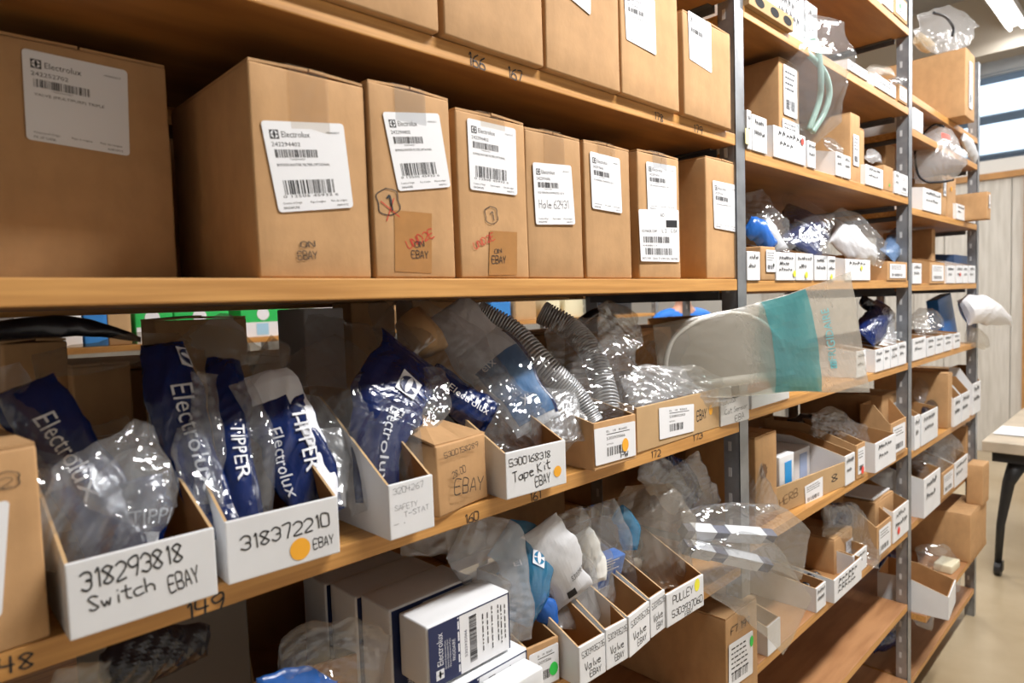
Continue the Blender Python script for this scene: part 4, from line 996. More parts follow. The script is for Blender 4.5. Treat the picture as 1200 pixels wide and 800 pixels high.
for k, (yy, dx) in enumerate(((0.074, -.010), (0.158, -.016), (0.245, -.02))):
    ecart(0.517 + dx, yy, Z4, 0.158, 0.078, 2 * hc + 0.012 - k * .004, ['tall white retail carton directly behind the front stack', 'tall white retail carton second behind the front stack', 'tall white retail carton deepest behind the front stack'][k])
p = onY(575, 775, -.03); 
T = carton('white_carton', (0.600, -0.055, Z4), (0.690, -0.055, Z4), 0.085, 0.04, 'small plain white carton in front of the navy and white stack', 'carton', None, WHITEB, tape=False, flaps=False)
T = ptray((619, 815), (656, 797), (619, 761), 0.22, 'kraft tray with a printed label and a green dot, next to the white cartons', Z4, m=KRAFT, hbk=1.3)
label_plate(T, T.quad((621, 812), (655, 795), (654, 752), (620, 768), -0.0012), bin_label('5303935066')); T.dot((649, 783), 8, GREEN, y=-0.0026, squash=0.8)
VG = 'white valve trays on the low shelf'
vt = [((680, 806), (710, 787), (681, 759), 'white tray marked Valve next to the green dot tray'), ((711, 786), (736, 771), (711, 738), 'white tray marked Valve, second from the green dot tray'),
      ((738, 771), (762, 750), (738, 723), 'white tray marked Valve, third from the green dot tray'), ((763, 748), (780, 735), (763, 702), 'white tray marked Valve, beside the pulley tray')]
for (bl, br, tl, lab) in vt:
    T = ptray(bl, br, tl, 0.26, lab, Z4, hbk=1.9, group=VG)
    dx = br[0] - bl[0]; dy = br[1] - bl[1]; f = lambda u, v: (bl[0] + dx * u, tl[1] + dy * u + (bl[1] - tl[1]) * v)
    T.hand('5303935235', f(.08, .30), f(.95, .30), 7, thick=0.6); T.hand('Valve', f(.2, .66), f(.8, .64), 9); T.hand('EBAY', f(.4, .88), f(.82, .88), 7)
T = ptray((782, 736), (825, 709), (781, 697), 0.27, 'white tray marked Pulley with a yellow dot', Z4, hbk=2.0)
T.hand('PULLEY', (789, 708), (812, 694), 9); T.hand('5303937060', (788, 724), (823, 704), 8); T.hand('EBAY', (803, 722), (812, 716), 5); T.dot((817, 685), 7.5, YELLOW, squash=0.75)
# kraft bin with dark bags beside the white cartons
T = ptray((300, 880), (500, 815), (300, 800), 0.30, 'low kraft bin holding dark bags beside the white cartons', Z4, hbk=1.5, m=KRAFT)
bag('plastic_bag', [(330, 800, .05), (390, 775, .06), (450, 780, .06)], [40, 46, 30], [14, 18, 10], THIN, 'dim see-through bag in the low kraft bin', crum=.016, seed=51)
bag('blue_pouch', [(300, 812, .05), (345, 800, .05), (390, 812, .05)], [16, 18, 14], [8, 9, 6], BLUE, 'bright blue pouch at the bottom of the low kraft bin', crum=.005, seed=52)
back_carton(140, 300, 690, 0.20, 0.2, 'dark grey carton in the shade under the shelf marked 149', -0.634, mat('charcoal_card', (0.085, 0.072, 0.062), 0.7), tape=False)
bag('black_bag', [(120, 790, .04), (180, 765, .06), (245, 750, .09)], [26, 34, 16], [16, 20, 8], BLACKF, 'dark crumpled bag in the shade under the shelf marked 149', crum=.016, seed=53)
bag('plastic_bag', [(60, 800, .02), (105, 795, .03), (140, 790, .04)], [12, 18, 10], [8, 10, 5], CLOUDY, 'small cloudy bag under the shelf marked 148', crum=.01, seed=54)
# bags around the valve trays
B = bag4('blue_pouch', [(585, 628, .18), (612, 650, .13), (622, 690, .08), (605, 730, .06)], [26, 34, 26, 14], [8, 11, 10, 5], SKYB, 'sky blue see-through pouch with a white emblem above the green dot tray', crum=.008, seed=55)
B.badge(-0.1, 0.45, 0.022, 150, TEXTW, SKYB); B.text('El', 0.5, 0.42, 0.014, 170)
bag4('plastic_bag', [(535, 628, .17), (575, 652, .12), (598, 700, .07), (606, 752, .04)], [30, 40, 28, 16], [12, 18, 14, 6], MILKY, 'milky bag draped over the white retail cartons', crum=.013, seed=56, nu=28, nv=40)
bag4('plastic_bag', [(470, 635, .22), (520, 628, .2), (570, 626, .18)], [14, 20, 14], [8, 10, 6], CLOUDY, 'cloudy bag deep behind the white retail cartons', crum=.012, seed=561)
B = bag4('white_pouch', [(632, 614, .10), (652, 652, .07), (674, 700, .04)], [26, 30, 26], [6, 8, 6], WFILM, 'white pouch with a small barcode, leaning in the first valve tray', crum=.004, seed=57)
B.text('5303935', -0.1, 0.75, 0.008, 180, INK); B.patch('barcode', INK, -0.1, 0.35, 0.82, 0.90, nu=4, nv=4)
bag4('plastic_bag', [(660, 600, .12), (672, 640, .09), (690, 680, .06), (705, 725, .035)], [22, 32, 32, 18], [8, 12, 12, 6], CLEAR2, 'clear bag standing in the middle valve trays', crum=.012, seed=58, nu=26, nv=38)
B = bag4('white_pouch', [(682, 622, .10), (694, 650, .085), (702, 682, .065)], [11, 15, 11], [5, 6, 4], mat('bright_white_paper', (0.8, 0.79, 0.75), 0.5), 'crumpled white paper packet inside the clear bag', crum=.006, seed=59)
B = bag4('foam_pouch', [(650, 668, .075), (672, 690, .06), (672, 738, .03)], [24, 34, 22], [6, 10, 7], MILKY, 'milky pouch with a dotted edge sagging in the first valve tray', crum=.006, seed=60)
B.patch('paper_strip', PAPER, -0.95, 0.6, 0.05, 0.30)
bag4('blue_pouch', [(630, 700, .06), (640, 715, .05), (648, 735, .04)], [10, 14, 8], [6, 8, 5], BLUE, 'small bright blue pouch beside the dotted milky pouch', crum=.006, seed=62)
BLUEC = mat('blue_carton', (0.02, 0.16, 0.55), 0.4)
p0, p1 = onY(703, 708, .035), onY(732, 694, .035)
T = carton('blue_carton', (p0[0], .055, p0[2] - .02), (p1[0], .055, p0[2] - .02), 0.10, 0.03, 'blue and white carton standing in a clear bag among the valve trays', 'carton', None, BLUEC, tape=False, flaps=False)
T.e.rotation_euler = (0.22, 0.06, T.rz)
label_plate(T, [(0.002, -0.001, 0.002), (T.w - 0.002, -0.001, 0.002), (T.w - 0.002, -0.001, 0.045), (0.002, -0.001, 0.045)], None)
s = Sheet2(1.0); [s.rect(0.15, 0.15 + 0.5 * ((k * 37) % 10) / 10 + .2, 0.95 - k * .11, 1.0 - k * .11, 0) for k in range(5)]
sheet_build(s, 'print', [TEXTW], T.e, quadmap([(0, -0.0015, 0.05), (T.w, -0.0015, 0.05), (T.w, -0.0015, 0.105), (0, -0.0015, 0.105)]), (0, -1, 0))
B = bag4('plastic_bag', [(700, 590, .11), (712, 640, .085), (725, 690, .055), (732, 722, .04)], [22, 28, 26, 16], [8, 13, 13, 7], CLEAR2, 'clear bag around the blue and white carton', crum=.009, seed=63)
bag4('blue_pouch', [(722, 600, .12), (736, 615, .11), (738, 645, .09)], [10, 14, 10], [6, 8, 5], SKYB, 'small sky blue pouch behind the blue and white carton', crum=.005, seed=64)
DISC = mat('dark_pulley', (0.10, 0.095, 0.09), 0.5)
c0 = onY(742, 660, .11); e = empty('pulley', tuple(c0), 0, 'dark round pulley inside the cloudy bag of the pulley tray', 'pulley')
th = np.linspace(0, 2 * math.pi, 33)
for r0, r1, nm, mm in ((.052, .036, 'rim', DISC), (.014, .014, 'hub', GREYP)):
    MB().tube([(r0 * math.cos(a), 0.012 * math.sin(a), r0 * math.sin(a)) for a in th] if nm == 'rim' else [(0, -.014, 0), (0, .014, 0)], 0.011 if nm == 'rim' else r0, 10).build(nm, mm, e, smooth=True)
for k in range(4): a = k * math.pi / 4; MB().tube([(-.05 * math.cos(a), 0, -.05 * math.sin(a)), (.05 * math.cos(a), 0, .05 * math.sin(a))], .005, 6).build('spoke', DISC, e)
bag4('plastic_bag', [(760, 568, .16), (765, 610, .12), (772, 655, .08), (776, 692, .045)], [30, 46, 44, 22], [12, 20, 20, 9], CLOUDY, 'cloudy brown bag bulging out of the pulley tray', crum=.012, seed=65, nu=30, nv=42)
bag4('plastic_bag', [(800, 540, .12), (815, 575, .1), (835, 600, .08)], [20, 24, 18], [8, 10, 6], CLEAR2, 'clear bag in the gap beneath the shelf marked 173', crum=.012, seed=66)
bag4('plastic_bag', [(752, 545, .2), (775, 560, .18), (800, 590, .15)], [16, 22, 16], [8, 10, 6], MILKY, 'milky bag deep beneath the shelf marked 172', crum=.012, seed=67)
bag4('navy_pouch', [(770, 540, .24), (795, 560, .22), (815, 590, .2)], [18, 20, 16], [8, 9, 6], NAVY, 'navy pouch deep beneath the shelf marked 172', crum=.006, seed=671)
# the two long clear bags of white strips over the post foot
for pts, lab, sd in (([(800, 622, .03), (850, 622, -.02), (905, 628, -.05), (945, 650, -.07)], 'upper long clear bag of striped cartons, hanging over the shelf edge', 71),
                     ([(795, 652, .02), (840, 665, -.03), (890, 680, -.06), (935, 735, -.07)], 'lower long clear bag of striped cartons, its mouth drooping', 72)):
    B = Bag(pts, [22, 32, 36, 30] if sd == 71 else [18, 34, 48, 36], [9, 13, 13, 3], face=(-.55, -.75, .35), crum=.009, seed=sd, wob=.5)
    B.mesh('long_bag', CLEAR2, None, 30, 50, label=lab, cat='bag', group='long clear bags of striped cartons')
    a_, b_ = np.array(pts[0], float), np.array(pts[2], float)
    P0, P1 = onY(*pts[0]), onY(*(pts[2] if sd == 71 else (900, 662, -.055)))
    if sd == 72: P0 = onY(800, 640, .02)
    L = np.linalg.norm(P1 - P0); rz = math.atan2(P1[1] - P0[1], P1[0] - P0[0]); ry = -math.atan2(P1[2] - P0[2], np.hypot(*(P1 - P0)[:2]))
    e = empty('striped_carton', tuple(P0), 0, ['long navy and white carton inside the upper clear bag', 'long navy and white carton inside the lower clear bag'][sd - 71], 'carton', 'striped cartons in clear bags'); e.rotation_euler = (0.5, ry, rz)
    MB().box(0, L, -0.012, 0.012, -0.012, 0.012).build('body', mat('grey_navy_card', (0.10, 0.11, 0.17), 0.5), e, bevel=0.001)
    for x0, x1 in ((0.08, 0.30), (0.45, 0.86)): MB().box(L * x0, L * x1, -0.0135, 0.0135, -0.0135, 0.0135).build('label_wrap', PAPER, e)
# ------------------------------------------------------------------ second and third bay: small trays and cartons
def front_print(T, draw, mats=None, name='handwriting'):
    s = Sheet2(T.w / T.h); draw(s)
    if s.V: sheet_build(s, name, mats or [MARK], T.e, quadmap([(0, -0.0006, 0), (T.w, -0.0006, 0), (T.w, -0.0006, T.h), (0, -0.0006, T.h)]), (0, -1, 0))
def fdot(T, u, v, r, m):
    n = 16; C = (T.w * u, -0.0025, T.h * v); MB().add([(C[0] + r * math.cos(2 * math.pi * k / n), C[1], C[2] + r * math.sin(2 * math.pi * k / n)) for k in range(n)], [tuple(range(n))]).build('dot_sticker', m, T.e)
SD = [100]
def bt(z, xl, xr, yt, label, Y=-0.004, d=0.26, m=None, lines=2, hbk=1.5, dot=None, group=None, lab=False, run=None):
    """small tray on the shelf at height z, front between pixel columns xl..xr, front top at yt"""
    SD[0] += 1; zz = Z(z) + 0.0006; X0, X1 = solveX(xl, Y, zz), solveX(xr, Y, zz); h = max(solveZ(yt, X0, Y) - zz, 0.03)
    T = tray('parts_tray', (X0, Y, zz), (X1, Y, zz), h, d, label, hb=h * hbk, group=group, m=m, run=run)
    if lab or (m is not None and m is not WHITEB):
        label_plate(T, [(T.w * .1, -.0012, h * .12), (T.w * .9, -.0012, h * .12), (T.w * .9, -.0012, h * .88), (T.w * .1, -.0012, h * .88)], small_print(SD[0], 3))
    else: front_print(T, scribble(SD[0], lines))
    if dot: fdot(T, dot[0], dot[1], h * 0.12, dot[2])
    return T
def bc(z, xl, xr, yt, label, Y=0.004, d=0.24, m=None, lab=True, tape=False, flaps=True, dot=None, ytr=None, name='carton', lq=(.15, .85, .3, .85)):
    SD[0] += 1; zz = Z(z) + 0.0006; X0, X1 = solveX(xl, Y, zz), solveX(xr, Y, zz); h = solveZ(yt, X0, Y) - zz
    T = carton(name, (X0, Y, zz), (X1, Y, zz), h, d, label, 'carton', None, m, tape=tape, flaps=flaps, seed=SD[0])
    if lab: label_plate(T, [(T.w * lq[0], -.002, h * lq[2]), (T.w * lq[1], -.002, h * lq[2]), (T.w * lq[1], -.002, h * lq[3]), (T.w * lq[0], -.002, h * lq[3])], small_print(SD[0], 4))
    if dot: fdot(T, dot[0], dot[1], h * 0.06, dot[2])
    return T
S0, S1, S2, S3, S4, S5 = 0.662, 0.338, 0.033, -0.273, -0.595, -0.91
# second bay, top shelf
bt(0.945, 1035, 1047, -20, 'white tray on the topmost board beside the tan one', hbk=1.2)
bt(0.945, 1048, 1063, -12, 'tan tray with a green mark on the topmost board', m=KRAFT2, dot=(.4, .5, GREEN), hbk=1.2)
# second bay, shelf under it
T = bt(S0, 878, 930, 16 - 30, 'long kraft liner with oval hand holes under the white trays', m=KRAFT2, Y=-0.012, d=0.03, hbk=1.0)
for c in [c for c in T.e.children_recursive if c.name.startswith(('label', 'print'))]: bpy.data.objects.remove(c, do_unlink=True)
for u in (0.22, 0.55, 0.85):
    MB().add([(T.w * u + 0.024 * math.cos(a), -0.0006, T.h * 0.5 + 0.011 * math.sin(a)) for a in np.linspace(0, 2 * math.pi, 17)[:-1]], [tuple(range(16))]).build('hand_hole', DARK, T.e)
bt(S0, 889, 904, -40, 'white tray above the hand holes, next to the steel post', Y=0.02)
bt(S0, 905, 942, -38, 'broad white tray with pen lines above the hand holes', Y=0.02, lines=3)
bt(S0, 945, 958, 0, 'narrow white tray beside the broad pen-lined one on the high shelf', Y=0.02)
bt(S0, 994, 1017, 72, 'white tray with a red dot on the high shelf, behind the tubing bag', dot=(.55, .5, REDDOT))
bt(S0, 1026, 1050, 85, 'plain white tray on the high shelf beside the second steel post')
bt(S0, 1053, 1063, 97, 'kraft tray with a printed label at the end of the high shelf', m=KRAFT)
bag('plastic_bag', [(1012, 88, .1), (1030, 82, .1), (1046, 84, .1)], [6, 8, 6], [4, 5, 3], CLOUDY, 'brownish bag behind the white trays of the high shelf', crum=.01, seed=201)
bag('plastic_bag', [(1044, 96, .0), (1056, 93, -.01), (1062, 92, -.01)], [4, 5, 3], [3, 3, 2], CLEAR2, 'clear bag end poking out by the second steel post', crum=.006, seed=202)
# second bay, shelf with the tubing bag
bt(S1, 876, 881, 128, 'grey sided tray tight against the first steel post', d=.2)
bt(S1, 882, 899, 133, 'white tray with a yellow note hanging beside it')
bt(S1, 907, 944, 146, 'broad white tray with large pencilled words and a red flag', lines=2, dot=(.88, .78, REDDOT), hbk=1.3)
bt(S1, 947, 956, 164, 'narrow white tray in front of the tubing bag', d=.3)
bt(S1, 980, 988, 177, 'first of two slim white trays beside the tall kraft carton')
bt(S1, 989, 997, 181, 'second of two slim white trays, touching the tall kraft carton')
T = bc(S1, 914, 937, 66, 'kraft carton with two stacked labels, standing next to the tubing bag', Y=0.03, d=.20, lq=(.18, .86, .48, .95))
label_plate(T, [(T.w * .1, -.002, T.h * .12), (T.w * .95, -.002, T.h * .12), (T.w * .95, -.002, T.h * .44), (T.w * .1, -.002, T.h * .44)], small_print(77, 3))
bc(S1, 997, 1008, 131, 'tall narrow kraft carton with a long label behind the slim trays', Y=0.012, d=.16, lq=(.2, .8, .25, .7))
bc(S1, 1008, 1013, 150, 'thin kraft carton beside the tall narrow one', Y=0.012, d=.2, lab=False)
bt(S1, 1015, 1035, 192, 'white tray with faint pen lines under the small kraft carton', hbk=1.3)
bc(S1, 1038, 1049, 161, 'small kraft carton with a bare front behind the green dot box', Y=0.10, d=.1, lab=False)
bc(S1, 1036, 1047, 193, 'low kraft box with a green dot on its front', Y=0.0, d=.2, lab=False, dot=(.5, .25, GREEN), flaps=False)
bt(S1, 1049, 1054, 200, 'slim white tray next to the second steel post', d=.2)
bt(S1, 1055, 1064, 203, 'white and kraft tray touching the second steel post', lab=True, d=.2)
bag('plastic_bag', [(1018, 188, .05), (1024, 182, .05), (1032, 186, .05)], [6, 8, 5], [4, 5, 3], MILKY, 'small milky bag in the pen-lined tray below the small carton', crum=.006, seed=203)
# pale green tubing in a clear bag
TUBE = mat('pale_green_tube', (0.45, 0.66, 0.58), 0.25, spec=0.6, trans=0.15)
def tube_px(pts, rpx, n=60):
    P = np.array([onY(*q) for q in pts]); C = cr(P, np.linspace(0, 1, n)); return C, rpx * mpp(P[len(P) // 2])
c0 = onY(950, 155, .02); e = empty('coiled_tubing', tuple(c0), 0, 'pale green plastic tubing coiled in the clear bag', 'tubing')
C, r = tube_px([(915, 58, .05), (935, 57, .02), (952, 68, 0), (966, 85, -.01), (972, 108, -.01), (966, 132, 0), (952, 155, .02)], 3.6); MB().tube(C - c0, r, 8).build('tube_loop', TUBE, e, smooth=True)
C, r = tube_px([(928, 56, .03), (944, 48, .01), (954, 46, 0), (959, 60, -.01), (962, 90, -.012), (960, 118, 0), (948, 152, .02)], 3.6); MB().tube(C - c0, r, 8).build('tube_loop', TUBE, e, smooth=True)
bag('plastic_bag', [(958, 18, .0), (956, 60, -.02), (960, 110, -.02), (966, 160, .0)], [32, 44, 44, 30], [5, 12, 14, 7], film('tubing_polythene', haze=0.07, gloss=0.05, rough=0.08), 'clear cloudy bag of tubing hanging in front of the shelf boards', crum=.005, seed=204, nu=26, nv=40)
P = np.array([onY(868, 70, .2), onY(890, 62, .12), onY(915, 57, .06)]); tag(MB().tube(cr(P, np.linspace(0, 1, 20)) - P[0], [.02] * 20, 12).build('foam_tube', mat('grey_foam', (0.42, 0.40, 0.37), 0.6), None, tuple(P[0]), True), 'grey foam tube lying above the kraft carton with two labels', 'tube')
bag('plastic_bag', [(968, 168, .02), (978, 172, .02), (986, 178, .02)], [8, 10, 6], [5, 6, 4], CLEAR2, 'small clear bag under the coiled tubing', crum=.006, seed=206)
# second bay, eye level shelf
EG = 'eye level trays in the second bay'
bt(S2, 876, 891, 294, 'white tray at eye level against the first steel post', group=EG)
T = bc(S2, 892, 909, 288, 'kraft box with a label and a green dot at eye level', Y=0, d=.22, dot=(.8, .45, GREEN), lq=(.3, .95, .25, .9), flaps=False)
bt(S2, 910, 932, 295, 'white tray with three pen lines and a yellow corner dot at eye level', lines=3, dot=(.92, .25, YELLOW), group=EG)
bt(S2, 933, 953, 296, 'white fronted tray over a kraft base with a yellow dot at eye level', dot=(.55, .2, YELLOW), group=EG)
bt(S2, 955, 969, 299, 'slim white tray at eye level under the grey-white bag', group=EG)
bt(S2, 970, 979, 300, 'slimmest white tray at eye level, with a yellow dot at its foot', dot=(.4, .15, YELLOW), group=EG)
bt(S2, 991, 1020, 303, 'broad white tray at eye level beneath the grey-white bag', dot=(.6, .6, YELLOW), lines=1, group=EG)
T = bt(S2, 1040, 1063, 306, 'kraft sided tray with red writing at eye level, near the second post', m=KRAFT, group=EG)
bag('plastic_bag', [(880, 225, .10), (892, 250, .07), (908, 275, .04), (925, 296, .015)], [14, 20, 20, 12], [7, 11, 11, 5], CLEAR2, 'shiny clear bag with a blue pouch in it at eye level', crum=.012, seed=207, nu=26, nv=36)
bag('blue_pouch', [(876, 262, .07), (890, 272, .05), (905, 292, .03)], [12, 15, 10], [6, 8, 5], BLUE, 'bright blue pouch at eye level by the first steel post', crum=.006, seed=208)
bag('white_pouch', [(893, 250, .09), (903, 272, .06), (918, 294, .03)], [8, 9, 8], [4, 5, 4], WFILM, 'white strip of packing beside the bright blue pouch', crum=.004, seed=209)
B = bag('navy_pouch', [(938, 292, .05), (942, 270, .08), (946, 250, .11)], [24, 27, 28], [6, 8, 6], NAVY, 'navy pouch with a white name across it, upright at eye level', crum=.004, seed=210); B.text('Electrolux', -0.6, 0.45, 0.014, 0)
bag('plastic_bag', [(940, 294, .035), (944, 265, .065), (950, 238, .10)], [26, 30, 27], [8, 12, 4], THIN, 'clear bag around the named navy pouch', crum=.005, seed=211)
B = bag('white_pouch', [(1025, 300, .02), (1000, 285, .05), (975, 270, .09)], [12, 20, 16], [7, 10, 7], WFILM, 'pale pouch with a printed block inside the grey-white bag', crum=.006, seed=212)
bag('plastic_bag', [(1036, 300, .005), (1012, 283, .04), (985, 268, .08), (968, 262, .11)], [14, 24, 24, 12], [9, 14, 12, 5], CLEAR, 'grey-white clear bag slanting over the broad white tray', crum=.012, seed=213, nu=26, nv=36)
bag('blue_pouch', [(1040, 300, .04), (1050, 285, .06), (1056, 272, .08)], [10, 12, 9], [5, 7, 5], mat('dusty_blue_film', (0.10, 0.17, 0.30), 0.3), 'dusty blue pouch at eye level by the second steel post', crum=.006, seed=214)
# second bay, shelf behind the teal striped bag
bt(S3, 881, 925, 461, 'low white tray on the board below the teal striped bag', hbk=1.1, lines=0)
bt(S3, 1004, 1015, 412, 'white tray just past the teal striped bag', hbk=1.3)
bt(S3, 1026, 1035, 410, 'slim white tray under the navy lettered pouch', hbk=1.3)
bt(S3, 1036, 1043, 407, 'slim white tray, third past the teal striped bag', hbk=1.3)
bt(S3, 1044, 1052, 405, 'slim white tray, fourth past the teal striped bag', hbk=1.3)
bt(S3, 1053, 1062, 402, 'white tray below the clear bag at the second post', hbk=1.3)
B = bag('navy_pouch', [(1038, 362, .10), (1026, 378, .07), (1014, 396, .04)], [14, 17, 14], [7, 9, 6], NAVY, 'navy lettered pouch over the slim white trays', crum=.005, seed=215); B.text('Electrolux', .3, .2, .016, 90); B.text('Genuine', -.4, .2, .016, 90)
bag('black_bag', [(1010, 352, .13), (1020, 358, .12), (1034, 362, .12)], [6, 9, 6], [5, 6, 4], BLACKF, 'black bag above the navy lettered pouch', crum=.006, seed=216)
bag('plastic_bag', [(1034, 410, .02), (1036, 388, .05), (1044, 362, .09)], [14, 14, 6], [6, 7, 3], MILKY, 'milky bag standing beside the navy lettered pouch', crum=.01, seed=217)
bag('plastic_bag', [(1050, 405, .02), (1052, 392, .04), (1060, 380, .06)], [10, 12, 6], [5, 7, 3], CLEAR2, 'clear bag filling the tray at the second post', crum=.009, seed=218)
bag('plastic_bag', [(880, 440, .25), (930, 430, .22), (990, 418, .2)], [10, 14, 10], [6, 9, 6], CLOUDY, 'cloudy bag behind the teal striped bag in the second bay', crum=.01, seed=219)
# second bay, shelf with the wide stencilled tray
T = bc(S4, 886, 911, 513, 'kraft carton with a round stamp standing by the first post', Y=0.03, d=.2, lab=False)
n = 20; MB().add([(T.w * .35 + (.022 if k % 2 else .017) * math.cos(2 * math.pi * k / n), -0.002, T.h * .6 + (.022 if k % 2 else .017) * math.sin(2 * math.pi * k / n)) for k in range(n)], [tuple(range(n))]).build('stamp', mat('stamp_ink', (0.22, 0.11, 0.05), 0.6), T.e)
p0, p1 = onZ(908, 605, Z(S4) + .0006), onZ(991, 569, Z(S4) + .0006)
T = tray('parts_tray', p0, p1, 0.075, 0.33, 'wide pale kraft tray with a stencil and a printed label, holding blue and white cartons', hb=.135, m=KRAFT2)
label_plate(T, T.quad((944, 592), (964, 581), (964, 558), (943, 570), -.0012), small_print(301, 3)); T.hand('HERB', (914, 594), (935, 580), 9, mat('stencil_ink', (0.2, 0.12, 0.06), .6), thick=.7); T.hand('8', (975, 565), (981, 562), 8)
BW = mat('bright_blue_print', (0.02, 0.32, 0.75), 0.5)
for a, b, yt, Yc, m2, lab in ((914, 931, 537, .05, BW, 'small white carton with a bright blue stripe in the wide tray'), (931, 949, 530, .10, mat('pale_blue_print', (0.35, 0.45, 0.68), .5), 'white carton with a pale blue panel in the wide tray')):
    X0, X1 = solveX(a, Yc, Z(S4)), solveX(b, Yc, Z(S4)); h = solveZ(yt, X0, Yc) - Z(S4) - .005
    T = carton('white_carton', (X0, Yc, Z(S4) + .006), (X1, Yc, Z(S4) + .006), h, .14, lab, 'carton', None, WHITEB, tape=False, flaps=False)
    MB().box(T.w * .35, T.w * .8, -.001, .001, h * .08, h * .86).build('colour_panel', m2, T.e)
bt(S4, 991, 1002, 535, 'white front card beside the wide stencilled tray', d=.3)
bt(S4, 1004, 1014, 522, 'kraft tray with a red dot, holding silvery bags', m=KRAFT, dot=(.6, .2, REDDOT), d=.3)
bt(S4, 1026, 1050, 520, 'white tray with pen lines jutting out near the second post', Y=-.025, hbk=1.2)
bc(S4, 1034, 1052, 464, 'big kraft carton with a label on its narrow front', Y=0.05, d=.3, lq=(.5, .95, .35, .8))
bt(S4, 1044, 1062, 497, 'kraft tray with a white label wedged beside the big carton', m=KRAFT, Y=-.008, d=.1)
bag('plastic_bag', [(952, 498, .12), (975, 500, .09), (995, 510, .06), (1018, 512, .05)], [14, 20, 20, 12], [8, 12, 11, 5], CLEAR2, 'silvery clear bag lying on the kraft trays of the second bay', crum=.015, seed=220, nu=28, nv=36)
bag('plastic_bag', [(948, 508, .14), (965, 520, .11), (985, 540, .08)], [10, 14, 8], [6, 8, 4], CLEAR, 'clear bag slipping into the wide stencilled tray', crum=.011, seed=221)
bag('plastic_bag', [(880, 540, .05), (888, 570, .03), (900, 600, .0)], [10, 14, 16], [5, 8, 7], CLEAR2, 'clear bag hanging beside the first post foot', crum=.011, seed=222)
bag('black_bag', [(925, 500, .22), (942, 495, .2), (958, 490, .2)], [8, 10, 7], [6, 7, 5], BLACKF, 'dark bag deep behind the silvery one', crum=.006, seed=223)
# second bay, low shelf
T = bc(-0.935, 852, 888, 726, 'big kraft carton with a green dot and printed label on the low shelf', Y=-0.02, d=.36, m=KRAFT, lab=False, tape=True)
label_plate(T, T.quad((854, 808), (882, 788), (882, 738), (854, 756), -.002), small_print(302, 6)); T.dot((881, 751), 6.5, GREEN, y=-.0036, squash=.65); T.hand('F7 199', (857, 744), (878, 730), 8)
bt(S5, 900, 915, 735, 'white tray with taped corners beside the big low carton', d=.22, hbk=1.4, lines=0)
bt(S5, 957, 968, 690, 'white tray with a black part in it on the low shelf', d=.26, hbk=1.2)
bt(S5, 978, 1010, 680, 'long white tray with pen lines jutting over the bare board', Y=-.02, hbk=1.2, lines=3)
bt(S5, 1000, 1016, 652, 'short white tray behind the long jutting one', Y=.0, d=.2, hbk=1.2)
bc(S5, 978, 999, 632, 'kraft carton behind the long jutting white tray', Y=0.05, d=.2, lq=(.6, .98, .2, .7))
T = bc(S5, 1026, 1047, 590, 'kraft carton with an orange sticker and a pale lid', Y=0.03, d=.24, lab=False); MB().box(T.w * .05, T.w * .95, .01, T.d * .8, T.h + .006, T.h + .012).build('paper_lid', PAPER, T.e); fdot(T, .75, .3, .02, mat('orange_sticker', (.9, .25, .02), .5))
bt(S5, 1028, 1045, 618, 'kraft tray below the orange sticker', m=KRAFT, Y=-.01, d=.15)
bt(S5, 1047, 1065, 600, 'white tray with a red mark touching the second post', dot=(.3, .3, REDDOT))
bag('plastic_bag', [(965, 610, .08), (990, 615, .06), (1008, 635, .04), (1015, 660, .0)], [18, 24, 22, 14], [10, 14, 12, 6], CLEAR2, 'silvery bag with navy print slumped on the low shelf', crum=.014, seed=224, nu=28, nv=36)
bag('navy_pouch', [(975, 602, .1), (992, 604, .09), (1005, 622, .07)], [12, 14, 9], [6, 8, 5], NAVY, 'navy pouch inside the slumped silvery bag', crum=.006, seed=225)
bag('plastic_bag', [(1025, 568, .12), (1040, 560, .1), (1056, 565, .08)], [12, 14, 8], [8, 9, 5], CLEAR2, 'clear bag above the orange stickered carton', crum=.01, seed=226)
bag('blue_pouch', [(1030, 560, .16), (1044, 556, .15), (1056, 556, .14)], [6, 8, 5], [5, 6, 4], BLUE, 'small blue pouch above the orange stickered carton', crum=.005, seed=227)
bag('plastic_bag', [(945, 690, .05), (955, 680, .04), (966, 684, .03)], [8, 10, 6], [5, 6, 4], BLACKF, 'small black part in the low white tray', cat='part', crum=.006, seed=228)
# under the lowest boards
bag('navy_pouch', [(1030, 662, .2), (1045, 655, .18), (1060, 652, .16)], [8, 10, 8], [6, 7, 5], NAVY, 'navy pouch lying below the low shelf of the second bay', crum=.005, seed=229)
bag('plastic_bag', [(1040, 735, .15), (1052, 725, .12), (1064, 712, .1)], [10, 14, 10], [8, 10, 6], MILKY, 'milky bag lying on the bottom board by the second post', crum=.012, seed=230)
bag('navy_pouch', [(1022, 756, .15), (1040, 748, .13), (1056, 746, .12)], [9, 11, 8], [7, 8, 5], NAVY, 'dark navy pouch lying on the bottom board by the second post', crum=.006, seed=231)

